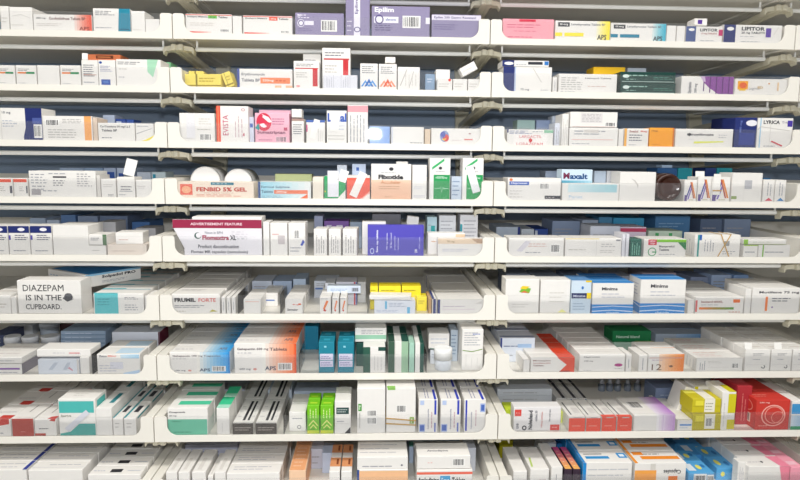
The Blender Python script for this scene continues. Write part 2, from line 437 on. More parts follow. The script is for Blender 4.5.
# ================================================================== top row
place(1, 1)
K(0, 9, 6, 'blank white carton cut by the photo edge', [ln(.1, .3, .9, .6, 2, '#cfcac2')], d=.065)
K(9.5, 32.5, 7, 'white carton with faint grey curved lines', [pg('#c9c6c0', (.1, .62), (.5, .7), (.9, .55), (.9, .53), (.5, .675), (.1, .6)), ln(.05, .2, .6, .3, 1, '#d2cec6')], d=.065)
K(33.5, 92, 14.5, 'white carton with red gradient end', [g(.66, 0, 1, 1, W, '#e8583c'), t('250 mg', .05, .7, .12, DK, .16), t('Co-Amilofruse Tablets BP', .27, .68, .17, '#6a3a36', .62), ln(.05, .3, .5, .5, 2, '#cfc9c2'), t('APS', .78, .08, .22, '#8a2a20', .18)], d=.06)
K(93, 130.5, 8.5, 'white carton with dark teal stripe', [pg('#1c86a0', (.66, 0), (.7, 1), (1, 1), (1, 0)), r(.68, .12, .96, .16, '#0f5f78'), ln(.06, .7, .6, .92, 3, GR), ln(.06, .15, .5, .25, 1)], d=.06)
K(131, 145, 11, 'tall plain white carton next to the teal striped one', [ln(.1, .1, .8, .2, 1, '#d6d2ca')], d=.06)
K(145.5, 160, 19, 'low plain white carton at the right end', [], d=.06)
place(1, 2)
K(185.5, 232, 14, 'white carton with red top line and green strength mark', [r(0, .93, 1, .97, '#d8483c'), g(.02, .02, .62, .13, '#e0372a', W), t('Enalapril Maleate', .04, .8, .1, DK, .44), r(.49, .78, .68, .93, '#6cc04a'), t('5mg', .53, .81, .08, '#2c6a24', .11), t('Tablets', .71, .8, .1, DK, .2), bc(.74, .12, .96, .26), ln(.1, .4, .7, .6, 2, '#d8d2ca')], d=.06)
K(232.5, 242, 16, 'narrow plain white carton between two red lined cartons', [], d=.06)
K(243, 292.5, 15.8, 'white carton with red top line and orange strength mark', [r(0, .93, 1, .97, '#d8483c'), g(.02, .02, .6, .13, '#e0372a', W), t('Enalapril Maleate', .05, .8, .1, DK, .44), r(.53, .76, .7, .93, '#ef5a3a'), t('20mg', .56, .8, .08, '#fff6ee', .11), t('Tablets', .72, .8, .1, DK, .2), bc(.76, .12, .96, .24)], d=.06)
K(295, 344, 13, 'lilac carton with white oval logo and barcode', [el(.12, .55, .075, .17, '#ece8f2'), rg(.12, .55, .06, .14, .7, '#5b4f86'), r(.2, .47, .38, .65, '#ece8f2'), bc(.53, .2, .86, .7), t('200', .04, .82, .12, '#f0edf4', .08), ln(.06, .74, .32, .96, 2, '#e6e0ee'), ln(.06, .2, .4, .36, 2, '#7d7199')], d=.062, c=LIL)
K(345.5, 370, -9, 'tall upright lilac carton with white vertical stripe', [r(.34, 0, .6, 1, '#e8e4ee'), vt('Epilim', .38, .5, .16, .3, '#5b4f86'), ln(.06, .1, .3, .4, 3, '#e8e4ee'), rg(.48, .16, .14, .06, .7, '#5b4f86')], d=.04, c=LIL)
K(371.5, 430, 6.3, 'large lilac carton with white lettering and barcode panel', [t('Epilim', .05, .76, .2, '#f6f3fa', .33, .035), r(.04, .46, .46, .66, '#efecf4'), rg(.13, .57, .075, .15, .72, '#5b4f86'), t('chrono', .24, .53, .08, '#4f66a6', .18), r(.5, 0, .507, 1, '#8d80a6'), bc(.53, .31, .84, .7), r(.93, .45, 1, .65, '#efecf4'), ln(.06, .2, .42, .42, 3, '#5f5680'), ln(.55, .05, .8, .12, 1, '#8d80a6')], d=.062, c=LIL)
K(431.5, 482, 14.6, 'long low lilac carton with white text strip', [r(0, .76, 1, .97, '#dcd6e4'), t('Epilim 200 Gastro Resistant', .05, .8, .12, '#5b5480', .85), ln(.05, .35, .6, .62, 3, '#6f6592')], d=.062, c=LIL)
place(1, 3)
K(502.5, 554, 19, 'pink carton with red label on its top edge', [r(.32, .86, .64, .98, '#d4304c'), ln(.08, .55, .9, .78, 2, '#d66a84'), ln(.22, .38, .75, .46, 1, '#d66a84'), ln(.1, .08, .6, .2, 1, '#d66a84')], d=.06, c='#f2a5b0')
for x0, x1, c0, c1, nm, tx in ((555, 610, '#f6e23a', '#e0c818', 'yellow', 'Levothyroxine Tablets BP'), (610.5, 666, '#3fb0c8', '#137f9c', 'teal', 'Levothyroxine Tablets BP')):
    K(x0, x1, 21 if nm == 'yellow' else 23.5, 'white carton with %s bars and %s gradient end' % (nm, nm), [g(.72, 0, 1, 1, W, c0), r(.05, .7, .26, .92, DK), t('50 mcg', .08, .75, .12, W, .15), t(tx, .29, .74, .14, GR, .62), r(0, .22, .13, .4, c0 if nm == 'yellow' else c1), r(.17, .22, .52, .4, c0 if nm == 'yellow' else c1), t('APS', .77, .06, .26, DK, .17)], d=.06)
K(666.5, 676, 25.5, 'first narrow white carton right of the teal gradient one', [], d=.06)
K(676.5, 685, 25.8, 'second narrow white carton right of the teal gradient one', [], d=.06)
K(685.5, 722.5, 26.5, 'white carton with grey blue end and magenta mark', [r(0, 0, .27, 1, '#46588c'), el(.15, .8, .08, .09, '#f2f0ec'), t('LIPITOR', .38, .7, .18, DK, .48, .03), t('10 mg TABLETS', .42, .5, .12, '#a85a5a', .42), ln(.4, .1, .9, .2, 1), r(.89, .45, 1, .82, '#c42a6a')], d=.06)
K(694, 707, 18.5, 'small white carton with purple square lying on top', [r(.25, .2, .6, .8, '#5a3a94')], yb=25.5, v=.02, d=.035)
K(723.5, 782, 25, 'white carton with navy end and purple mark', [r(0, 0, .2, 1, NAVY), el(.11, .78, .06, .1, '#f2f0ec'), t('LIPITOR', .3, .7, .2, DK, .4, .035), t('20 mg TABLETS', .3, .5, .14, DK, .4), ln(.28, .36, .6, .42, 1), r(.72, .36, .81, .84, '#5b3aa0'), ln(.3, .08, .66, .16, 1), pg('#cfcbc4', (.85, .5), (.93, .9), (.94, .9), (.86, .5))], d=.062)
# ================================================================== second row
place(2, 1)
def grn(nm, x0, x1, plain=False):
    K(x0, x1, 65.3, nm, [] if plain else [ln(.1, .7, .8, .85, 2, GR), r(.08, .58, .55, .66, '#e8803a'), r(.5, .57, .92, .67, '#1f8a52'), ln(.1, .08, .5, .14, 1)], d=.06)
grn('white carton with green and orange line, cut by photo edge', -4, 15.2)
grn('first white carton right of it with green orange line', 16, 36.5)
grn('plain white carton between two green lined ones', 37.3, 59.5, True)
grn('white carton with green orange line beside taller cartons', 60.3, 80.8)
K(81.5, 98, 60, 'upright white carton with raised open flap', [ln(.1, .35, .85, .85, 6, GR), r(.1, .42, .9, .44, '#b0603c'), ln(.1, .1, .8, .2, 1)], d=.05, flap=dict(w=.012, h=.014, x=.22, ang=-.15))
K(98.3, 115.5, 60, 'upright white carton with blue square label', [el(.14, .9, .09, .045, '#2c4f9c'), ln(.1, .55, .85, .8, 4, '#8e90b0'), r(.14, .05, .68, .26, '#2f55a4'), r(.26, .12, .56, .2, '#4f78c0')], d=.05)
K(116, 168, 59.5, 'wide white carton with pale green corner', [ln(.04, .8, .66, .93, 2, GR), ln(.06, .3, .2, .4, 1), pg('#a8d8b8', (.7, .55), (.7, 1), (.94, 1), (.82, .35)), ln(.06, .6, .3, .7, 1, '#c8c4bc')], d=.06)
K(88, 121, 54.5, 'orange carton lying behind the upright white pair', [r(.25, .88, .78, .97, '#7a3a24'), r(.3, .91, .7, .94, '#e8905a')], v=.07, d=.05, c='#f08a5a')
K(150, 172, 62, 'green carton behind the wide white carton', [], v=.075, d=.05, c='#8cd0a0')
place(2, 2)
def yel(nm, x0, x1, yt, v, **k): K(x0, x1, yt, nm, [r(.0, .12, 1, .22, '#9a8420'), r(.3, 0, .35, 1, '#8a7a1c'), ln(.4, .4, .9, .8, 2, '#c0a018')], v=v, d=.045, c='#f4e06a', **k)
yel('yellow carton standing at the left end', 184, 222, 74, .014, yaw=-.12)
yel('yellow carton tilted against its neighbour', 226, 235, 73, .012, roll=-.35)
K(186, 204, 71, 'yellow carton lying behind the front yellow one', [r(.4, 0, .5, 1, '#8a7a1c')], v=.07, d=.03, c='#f0dc62')
K(237, 292.5, 69, 'white carton with orange strength bar and blue edge', [r(0, 0, .045, 1, '#3f4f96'), t('Erythromycin', .08, .62, .17, GR, .42), t('Tablets BP', .08, .34, .16, GR, .33), r(.42, .26, .96, .56, '#f0895a'), t('250mg', .46, .33, .15, '#f8ece2', .2), ln(.7, .34, .93, .5, 1, '#c85a34'), r(.68, .02, .8, .16, '#f4b896'), r(.88, .02, 1, .16, '#f4b896')], d=.06)
def redstripe(nm, x0, x1, yt, v, yb=None):
    K(x0, x1, yt, nm, [r(.06, .72, .96, .755, '#c43a3c'), ln(.1, .8, .8, .92, 2, GR), r(.74, .1, .93, .72, '#c8272c'), ln(.1, .4, .55, .62, 3, '#b6b2ac'), el(.17, .1, .08, .04, '#e8a0a0')], v=v, yb=yb, d=.05)
redstripe('white carton with red vertical stripe, shorter', 293.5, 319.5, 61, .007)
K(303, 321, 54, 'white carton behind the shorter red striped one', [ln(.1, .6, .8, .9, 3)], v=.062, d=.03)
redstripe('white carton with red vertical stripe, taller', 322, 350.5, 48, .022)
K(323, 357.5, 75, 'low white carton before the taller red striped one', [r(.3, 0, .31, 1, '#b8b8c0'), r(.52, 0, .53, 1, '#b8b8c0'), r(.78, 0, .79, 1, '#b8b8c0'), lv(.08, .15, .28, .85, 3, '#c4c4cc'), lv(.56, .15, .76, .85, 3, '#c4c4cc')], v=.006, d=.014, c='#e2e2e8')
def chev(nm, x0, x1, c1, c2, yt):
    F = [ln(.1, .62, .9, .92, 4, GR)]
    for k, (cx, c) in enumerate(((.3, c1), (.5, c2), (.7, c1))):
        F.append(pg(c, (cx-.26, .13), (cx, .43 if k == 1 else .38), (cx+.26, .13), (cx+.14, .13), (cx, .28), (cx-.14, .13)))
    K(x0, x1, yt, nm, F, d=.05)
chev('white carton with blue zigzag print', 360, 378, '#5a9ad8', '#2f6cb8', 63.5)
chev('white carton with orange zigzag print', 378.6, 397, '#f09a78', '#e2603a', 64)
K(385, 395.5, 57, 'tiny white carton on top of the orange zigzag one', [], yb=63, v=.02, d=.03)
K(397.5, 420, 67, 'white carton with grey scribbled lines', [pg('#bdb8b2', (.1, .2), (.4, .9), (.44, .9), (.14, .2)), pg('#bdb8b2', (.5, .1), (.7, .8), (.73, .8), (.53, .1)), lv(.3, .2, .9, .8, 4, '#d4d0ca')], d=.05)
K(425, 435, 74, 'small blue grey carton in the shaded gap', [ln(.2, .5, .8, .8, 2, '#c8d4e4')], v=.03, d=.03, c='#7f98b4')
K(435.5, 450, 69.5, 'small white carton standing behind low white ones', [], v=.05, d=.04)
for k, (a, b) in enumerate(((437, 452.3), (452.8, 467.3), (467.8, 481))):
    K(a, b, 79, ['low white carton with a red dot, leftmost of three', 'low white carton, middle of three', 'low white carton, rightmost of three'][k], [ln(.1, .3, .8, .7, 2, '#cfcac2')] + ([el(.82, .92, .09, .12, '#e8402c')] if k == 0 else []), d=.04)
K(462, 480, 68, 'white carton tilted on top of the low ones', [ln(.1, .4, .8, .6, 1, '#d4cfc6')], yb=77, v=.016, d=.03, roll=-.5)
place(2, 3)
K(503, 552, 67, 'white carton with navy rounded end, lower of two', [r(0, 0, .23, 1, NAVY), r(.23, 0, .26, 1, '#b8c4e0'), pg('#cfcbc4', (.6, .95), (.78, .4), (.8, .4), (.62, .95)), t('75 mg', .36, .05, .1, GR, .18), ln(.78, .05, .94, .15, 1)], d=.055)
K(502, 549, 60.5, 'white carton with navy end lying on top', [r(0, 0, .25, 1, NAVY), el(.14, .5, .1, .26, '#f2f0ec'), r(.55, .35, .86, .8, DK), r(.9, .3, .99, .9, '#2f78c4'), ln(.3, .2, .52, .5, 1)], yb=66.8, v=.007, d=.055)
K(552.5, 557, 77, 'thin white carton on edge beside the navy ended pair', [lv(.3, .1, .7, .9, 2)], d=.05, L=[lv(.1, .1, .9, .9, 4)])
K(558.5, 617, 74, 'white carton with grey print block', [ln(.04, .15, .42, .85, 6, '#b6b2ae'), t('Lisinopril Tablets', .45, .72, .1, GR, .45), ln(.5, .32, .85, .4, 1, '#d0a8a0'), ln(.04, .04, .3, .1, 1)], d=.055)
K(593, 625, 67, 'yellow carton lying behind white ones', [r(.42, .2, .7, .6, '#6a5410'), ln(.1, .3, .35, .6, 1, '#a8881c')], v=.07, d=.05, c='#e8b81c')
K(627, 646, 68, 'pale grey carton behind the dark green stack', [], v=.075, d=.04, c='#b4bcc8')
stack(620, 675.5, 72, 'dark green carton with white lettering lines', 2, d=.055, c='#123f38', F=[ln(.05, .55, .5, .85, 1, '#9ac0b4'), r(.03, .08, .98, .13, '#b8d0c8'), el(.1, .6, .06, .16, '#dceae4'), ln(.6, .3, .95, .6, 2, '#4f8a7a'), ln(.1, .25, .35, .4, 1, '#9ac0b4')])
K(681, 733.5, 76.5, 'white and purple carton with curved purple pattern', [pg('#8a4a98', (.36, 1), (.42, .7), (.52, .42), (.66, .15), (.74, 0), (1, 0), (1, 1))] + [r(.42+.12*k, .02+.3*max(0, .6-.25*k), .44+.12*k, 1, '#5f2c72') for k in range(5)] + [vt('Dipyridamole', .13, .08, .08, .6, GR), vt('200 mg', .25, .1, .06, .5, GR), pg('#c8b0d0', (.36, 1), (.42, .7), (.46, .7), (.44, 1))], d=.055)
K(734.5, 790, 79, 'white carton with orange and yellow square logo', [r(.05, .35, .24, .86, '#f0a81c'), el(.15, .6, .07, .18, '#e4642a'), r(.08, .28, .2, .36, '#f0c83a'), t('Logynon', .26, .3, .2, '#8a8a94', .2, .0), t('ED', .42, .42, .13, '#c8a04a', .1), r(.61, .68, .64, .76, '#d8a060'), ln(.6, .05, .76, .1, 1), r(.78, .3, .81, .8, '#e8c8a0')], d=.055)
# ================================================================== third row
place(3, 1)
K(-6, 42, 108, 'white and navy carton with a round white panel', [r(.6, 0, 1, 1, NAVY), pg(W, (0, 0), (.48, 0), (.6, .12), (.65, .4), (.65, 1), (0, 1)), bc(.82, .08, .99, .5), r(.8, .52, .99, .7, '#4a5a9c'), t('10 mg', .17, .8, .1, GR, .18), ln(.17, .4, .5, .65, 3, '#b4b8c4'), r(.14, 0, .147, 1, '#c4c0bc')], d=.06)
K(42.5, 92.5, 116, 'white carton with barcode and orange stripe', [bc(.06, .6, .34, .86), r(.84, 0, .98, 1, '#f0ab66'), ln(.4, .7, .8, .9, 3, '#b0aca8'), ln(.1, .1, .7, .5, 4, '#bcb8b4')], d=.06)
K(93, 97.5, 118, 'thin beige carton on edge beside the orange striped one', [], d=.055, c='#d9c6b4')
K(98, 135, 123, 'white carton with grey tablet name', [t('Co-Tenidone 50 mg/12.5', .06, .72, .14, DK, .82), t('Tablets BP', .1, .53, .13, DK, .42), ln(.1, .14, .4, .26, 1, GR)], d=.06)
K(135.6, 154, 123.5, 'white carton with yellow lower corner', [pg('#f0e05a', (.2, 0), (.55, .12), (1, .35), (1, 0)), pg('#8a8a90', (.05, .42), (.9, .72), (.9, .74), (.05, .45)), ln(.1, .8, .8, .9, 1)], d=.06)
backs(.085, [(103, 115, 115, '#c8d4ea', 'small pale blue carton behind the front cartons', []), (115.5, 126, 119, '#3a58a8', 'dark blue carton behind the front cartons', [r(.1, .2, .6, .9, '#d0dcee')]), (126.5, 134, 119.5, '#3f62b4', 'second dark blue carton behind the front cartons', [])], .05)
place(3, 2)
K(179, 214.5, 113, 'white carton with vertical paper strip on front', [bc(.55, .06, .92, .3), ln(.55, .6, .9, .85, 3, '#d0ccc4'), ln(.5, .4, .95, .5, 1, '#c0bcb4')], d=.055, stick=[((.32, .56, .018, .052), dict(c='#e6e4e6'))])
K(216, 248.5, 106, 'tall white carton with orange edge and magenta name', [r(0, 0, .13, 1, '#e4543a'), r(.05, .0, .075, 1, '#f0906a'), vt('EVISTA', .2, .2, .17, .55, '#c23a64', .0), lv(.55, .15, .85, .75, 3, '#c8a8b0'), r(.83, .18, .87, .26, '#c23a5a'), rg(.84, .9, .06, .04, .6, '#c89aa0')], d=.055)
K(249, 254, 117, 'narrow pale blue carton beside the pink one', [r(.2, .6, .8, .75, '#3f62b4')], v=.02, d=.05, c='#d4dcea')
K(254.8, 289.5, 113, 'pink carton with red swirl logo', [el(.26, .7, .22, .3, '#d62f4c'), el(.26, .7, .14, .19, '#f5e6ea'), pg('#d62f4c', (.06, .72), (.2, .88), (.46, .62), (.4, .5), (.25, .66), (.12, .62)), pg('#f5e6ea', (.2, .96), (.4, .86), (.5, .7), (.42, .68), (.3, .82)), pg('#1f9a94', (.0, .5), (.1, .66), (.14, .48), (.1, .42)), t('Sumatriptan', .06, .28, .13, '#8a4a64', .82, .03), ln(.5, .6, .9, .85, 3, '#b86a8a'), bc(.6, .03, .93, .22, '#f2c6d2'), ln(.1, .06, .5, .16, 1, '#c07a94'), r(.84, .42, .94, .52, '#c04a6c')], d=.05, c='#f0b6c6')
K(259, 291, 110, 'second pink carton standing behind the swirl one', [], v=.06, d=.015, c='#eec2d2')
K(291.5, 304, 118.5, 'small white carton with dark flap, lower', [r(0, .9, 1, 1, '#a88a80'), ln(.12, .35, .85, .8, 5, GR)], d=.04)
K(291.5, 302, 109, 'small white carton balanced on the dark flap one', [], yb=117.5, v=.012, d=.035)
K(306, 325, 120, 'white carton with slanted paper label and blue edge', [r(0, .9, 1, 1, '#4a68b0'), r(.0, .5, .07, .8, '#c8447a'), lv(.6, .1, .9, .7, 3, '#c4c0bc')], d=.05, stick=[((.45, .62, .013, .042, .28), {})])
K(326.5, 346.8, 110.5, 'white carton with blue word and paper strip', [t('Livial', .04, .66, .26, '#2f58b4', .95, .04), ln(.6, .4, .95, .6, 2, '#b0b8cc'), ln(.06, .1, .9, .3, 2, '#ccc8c2')], d=.05, stick=[((.42, .66, .019, .04, .1), {})])
K(347.5, 368, 105, 'tall white carton with pink top band', [r(0, .82, 1, .98, '#f0a0a8'), lv(.08, .05, .9, .75, 5, '#96969e')], d=.045)
K(369.5, 390, 126.5, 'clear blue blister pack catching the light', [], d=.012, c='#8fb0e4', name='blister_pack', cat='blister pack', v=.009)
K(391, 424, 127, 'white carton with small grey word', [ln(.58, .05, .96, .16, 1, GR), r(.02, 0, .05, 1, '#d0d4e0')], d=.055)
K(424.5, 430.5, 129, 'thin beige carton on edge', [], d=.055, c='#dcc8b0')
K(431, 482, 128.5, 'long low white carton with coloured round logo', [el(.26, .52, .09, .34, '#8ea0c8'), el(.29, .42, .06, .22, '#d8504a'), el(.23, .62, .05, .18, '#5a66b4'), pg('#e8c04a', (.2, .35), (.26, .25), (.3, .4)), ln(.42, .25, .65, .35, 1, '#c4a8a8'), r(.65, .3, .82, .38, '#e08a84'), r(.74, .66, .78, .72, '#a06a6a')], d=.055)
place(3, 3)
K(507, 553.5, 129.5, 'white carton with handwritten red cross paper', [r(0, .8, .03, 1, NAVY), ln(.05, .72, .55, .95, 3, '#4a5a94'), r(.8, .8, 1, .98, '#8cc0a0'), ln(.55, .82, .78, .95, 1)], d=.055,
  stick=[((.5, .36, .075, .026), dict(c='#f2eeea', ops=[t('LARGACTIL', .18, .66, .24, '#d05a60', .66, .0), t('LORAZEPAM', .1, .04, .24, '#d05a60', .78, .0), r(.46, .36, .56, .58, '#d02a30'), r(.49, .3, .53, .64, '#d02a30')]))])
K(554.5, 560.5, 123, 'translucent white sleeve of cartons on edge', [lv(.2, .1, .8, .9, 2)], d=.05, c='#d6dae4', v=.025)
K(552, 561, 116, 'narrow grey white carton leaning at the stack', [lv(.2, .1, .8, .9, 2, '#8c98b0')], d=.04, v=.08, c='#c9d2e0')
K(569, 618, 127.8, 'white carton with pink line, lower of two', [ln(.1, .6, .9, .9, 2), r(.3, .74, .6, .9, '#d8d2cc'), r(.05, .35, .9, .38, '#e4b0a8'), ln(.06, .1, .5, .2, 1)], d=.06, L=[lv(.1, .05, .9, .95, 5, '#d0ccc6')])
K(570, 617.5, 112, 'white carton with barcode and text block, upper of two', [bc(.74, .06, .97, .34), r(.22, .3, .68, .92, '#e0dcda'), ln(.25, .35, .66, .9, 6, '#b0acac'), r(.05, .04, .95, .06, '#d0a8a0')], yb=127.5, d=.06, L=[lv(.1, .05, .9, .95, 5, '#d0ccc6')])
K(562, 568.8, 114, 'narrow white carton on edge left of the stack', [lv(.1, .03, .9, .97, 3, '#cfcbc4')], d=.055)
K(618.5, 623.5, 129, 'thin white carton on edge before the orange edged one', [], d=.055)
K(624, 648.5, 128.5, 'white carton with orange edge and red name', [r(0, 0, .1, 1, '#f0b050'), t('Sotalol', .2, .78, .12, '#a04a40', .36), t('80mg', .66, .78, .12, '#d04a3a', .26), ln(.2, .3, .75, .72, 3, GR), ln(.2, .08, .6, .16, 1)], d=.055)
K(649.3, 674, 127.8, 'bright orange carton', [t('7.5mg', .06, .78, .1, '#6a3c10', .26), r(.94, 0, 1, 1, '#d87a1c'), ln(.1, .1, .5, .2, 1, '#d8881c')], d=.055, c='#f5a51c')
K(675, 733, 129, 'white carton with yellow highlighter line', [t('Hydroxychloroquine', .2, .6, .17, DK, .46, .03), el(.24, .7, .03, .08, DK), ln(.75, .5, .9, .75, 2), pg('#e6ea6a', (.32, .22), (.84, .3), (.84, .36), (.33, .33)), ln(.24, .4, .32, .5, 1)], d=.055)
K(735, 757, 117.5, 'dark blue carton with white oval', [el(.75, .82, .26, .1, '#eceaf0'), vt('300 mg', .2, .5, .12, .4, '#6a7cc0'), r(.2, .1, .9, .5, '#2c3e90')], d=.055, c='#233070')
K(757.3, 793, 118, 'white carton with bold dark name and violet mark', [r(.07, 0, .1, 1, '#9cc8e4'), t('LYRICA', .16, .8, .12, DK, .46, .035), t('75 mg', .68, .8, .1, '#a09aa8', .18), r(.84, .72, .98, .92, '#4a3aa0'), r(.36, .2, .37, .9, '#cac6c0'), pg('#c8c4be', (.0, .62), (.08, .72), (.9, .6), (.92, .58), (.1, .7), (.02, .6)), ln(.2, .04, .6, .12, 1), pg('#d04a5a', (.4, .22), (.72, .06), (.74, .1), (.42, .26))], d=.055)
backs(.1, [(517, 535, 120, '#a8c4c0', 'pale green blue carton behind the cross paper'), (536, 552, 120, '#98a8c8', 'blue grey carton behind the cross paper'), (722, 735, 118, '#27336e', 'dark navy carton behind the highlighter line carton', [r(.3, .2, .4, .9, '#c8cce0')], .075)], .05)
# ================================================================== fourth row
place(4, 1)
for nm, a, b in (('white carton with orange red top band, cut by photo edge', -12, 13), ('narrow white carton with orange red top band', 13.6, 28)):
    K(a, b, 178.5, nm, [r(0, .8, .95, .97, '#e4553a'), ln(.4, .3, .7, .6, 3, '#a8a4a0'), r(.88, .2, .98, .6, '#5a5a64')], d=.05)
K(28.8, 96, 171, 'wide white carton covered in grey text blocks', [r(.36, .74, .56, .8, DK), ln(.03, .5, .3, .92, 4), ln(.04, .25, .3, .48, 2), r(.03, .08, .17, .3, '#a8a4a6'), ln(.36, .42, .56, .68, 3, '#7a7a80'), ln(.72, .4, .95, .94, 6, '#a4a0a4'), ln(.2, .2, .5, .3, 1), ln(.3, .86, .66, .95, 1)], d=.06)
K(96.6, 100.5, 175, 'thin white carton on edge right of the text block one', [], d=.05, c='#d8d4ce')
K(101, 116, 179, 'white carton with two short grey words', [ln(.15, .55, .85, .75, 2, '#c8c4c0'), ln(.45, .06, .85, .2, 2, '#5a5a64')], d=.05)
K(117, 135, 177, 'white carton with tilted blank paper slip on top', [ln(.2, .35, .9, .6, 2, GR), r(.12, .3, .85, .33, '#8a8a94'), ln(.1, .1, .6, .2, 1)], d=.045, flap=dict(w=.023, h=.035, x=.66, ang=-.1, roll=.24))
K(136, 152, 180, 'white carton at the right end, part behind the panel', [ln(.1, .5, .7, .7, 2, '#cac6c2')], d=.045)
backs(.13, [(60, 84, 168, '#a8bcd8', 'pale blue carton at tray back, behind text block carton', [ln(.1, .7, .9, .9, 1, GR)]), (84.5, 103, 168, '#9cb4d4', 'second pale blue carton behind the text block carton', [ln(.1, .7, .9, .9, 1, GR)]), (104, 116, 168, '#b8c8e4', 'blue banded carton at tray back', [r(.15, .55, .9, .85, '#3f62b4')]), (117, 134, 168, '#c2d0e8', 'pale carton with small blue print at tray back', [r(.1, .6, .4, .8, '#3f62b4')]), (137, 151, 172, '#ccd6e6', 'pale grey carton at tray back, right', []), (151.5, 166, 172, '#d4e4ea', 'pale carton with teal mark at tray back', [r(.1, .6, .3, .9, '#2f9ab8')])], .06)
place(4, 2)
K(177, 254, 182, 'cream carton with red sun square and red lettering', [r(.04, .2, .2, .86, '#f0705a'), el(.12, .52, .06, .22, '#f8b890'), t('FENBID 5% GEL', .25, .42, .26, '#c8402c', .66, .04), r(.44, .82, .74, .98, '#2f7f94'), ln(.46, .86, .72, .95, 1, '#c8e0e4'), ln(.25, .1, .86, .26, 2, '#e08a70'), ln(.35, .3, .8, .36, 1, '#d0a090')], d=.055, c='#f8e8d6')
rolls(190, 220, None, 'white round tub on its side, left behind the cream carton', .075)
rolls(224, 252, None, 'white round tub on its side, right behind the cream carton', .075)
K(258, 311, 182, 'pale blue carton with orange strength bar', [g(.05, 0, 1, 1, '#a8dcea', '#eef2f0'), r(0, 0, .045, 1, '#2a4f8c'), t('Ferrous Sulphate', .06, .6, .17, '#4a6a84', .54), t('Tablets', .06, .34, .16, '#4a6a84', .22), r(.3, .3, .94, .52, '#f0805a'), t('200mg', .34, .34, .13, '#fbeee4', .2), ln(.06, .05, .5, .2, 2, '#8aa8b4'), pg('#f0703c', (.78, 0), (.94, .3), (.94, 0))], d=.055, c='#eef2f0', R=[lv(.1, .1, .9, .9, 4)])
K(275, 312, 174, 'olive carton standing behind the pale blue one', [t('Gel Tablets 400 mg', .1, .4, .3, '#4f5a3a', .85)], v=.075, d=.04, c='#b8c08c')
K(312.5, 323.5, 177, 'narrow beige white carton next to the green one', [], d=.05, c='#eee4d4')
K(324, 345.6, 176, 'green and white carton with upright paper strip', [r(.0, .03, 1, 1, '#12a05a'), pg(W, (.6, 0), (1, .4), (1, 0)), r(.0, .3, .08, .36, '#e0c840')], d=.05, stick=[((.42, .66, .0235, .056), dict(c='#eceaf0')), ((.9, 1.0, .018, .026, .3), {})])
K(346.6, 370, 175.5, 'orange red carton with slanted paper strip', [r(0, .0, 1, .9, '#e85a44'), pg(W, (.55, 0), (1, .25), (1, 0)), pg('#f4b8a8', (.6, .0), (1, .35), (1, .28), (.68, 0)), r(0, .9, 1, 1, '#e6e0da')], d=.05, stick=[((.5, .62, .017, .056, .42), {})])
backs(.065, [(337, 347, 165, '#d0d8e4', 'pale slip like carton behind the green and red pair', []), (352, 366, 164, '#c4d2ea', 'pale blue carton behind the orange red carton', [r(.3, .8, .5, .9, '#3a62b0')])], .03)
K(371, 411.5, 164, 'white carton with peach lower half and black name', [gv(0, 0, 1, .55, '#edbfa0', '#f2cbae'), t('Flixotide', .18, .57, .13, '#1e1e24', .62, .05), t('Accuhaler', .24, .44, .1, '#c8804a', .5, .02), el(.5, .86, .055, .05, '#2a2a30'), ln(.25, .74, .75, .78, 1), ln(.2, .28, .8, .4, 2, '#c89a78'), ln(.34, .06, .6, .1, 1, '#b88a6a')], d=.04)
K(396, 408, 161.5, 'tiny white carton behind the peach carton', [], v=.05, d=.02)
K(412.2, 427, 165, 'plain white carton beside the peach one', [ln(.1, .3, .8, .4, 2, '#d0d0d8'), ln(.1, .06, .9, .14, 2, '#c0c0cc')], d=.045)
def heartbeat(nm, x0, x1, **k):
    K(x0, x1, 158, nm, [r(.2, .02, .98, .6, '#139a50'), pg('#2fb468', (.12, .78), (.7, .99), (.7, .93), (.12, .72)), t('Nasal Spray', .3, .5, .05, '#d8f0e0', .56), ln(.36, .54, .84, .58, 1, '#bfe4cc'), pg('#a8dcbc', (.24, .28), (.5, .28), (.54, .33), (.6, .2), (.66, .32), (.7, .28), (.94, .28), (.94, .27), (.7, .26), (.66, .29), (.6, .17), (.53, .31), (.5, .27), (.24, .27)), el(.52, .76, .08, .035, '#3a3a40'), ln(.3, .66, .8, .7, 1)], d=.045, **k)
heartbeat('tall white carton with green block, uncovered', 429.5, 450.6)
K(451.2, 461.8, 176.5, 'small blue grey carton between the tall green ones', [ln(.1, .15, .9, .9, 4, '#6f86a8')], v=.012, d=.04, c='#c4d0de')
heartbeat('tall white carton with green block under a slanted slip', 462.6, 484, stick=[((.5, .5, .017, .06, -.3), dict(c='#eeeef0'))])
place(4, 3)
K(507.5, 561, 178, 'white carton with blue name tag and barcode', [r(.03, .68, .4, .84, '#3f62b4'), t('Naproxen', .06, .71, .1, '#e4e8f4', .3), bc(.6, .5, .8, .78), r(.7, .08, 1, .22, DK), ln(.72, .12, .98, .18, 1, '#c0bcb8'), el(.06, .92, .03, .06, '#e07a4a'), ln(.04, .1, .3, .5, 3, '#d0ccc6')], d=.055)
_, _, PAR_H = K(562, 619, 183.5, 'white carton with pale teal gradient strip', [g(.1, .5, .96, .95, '#cfe4e8', '#a9d2da'), t('Pariet', .12, .14, .18, '#a8c4dc', .24, .0), ln(.1, .04, .3, .1, 1, '#c8ccd0')], d=.05)
K(561.5, 592.5, 169.5, 'pale blue carton with large dark italic name', [t('M', .05, .3, .45, '#7a2a4a', .2, .04), t('axalt', .26, .28, .42, '#1f4f84', .58, .04), g(0, 0, 1, .18, '#58a0b8', '#a8d0e0')], base=FLOOR_W+PAR_H+.0008, v=.012, d=.04, c='#d2e4f2')
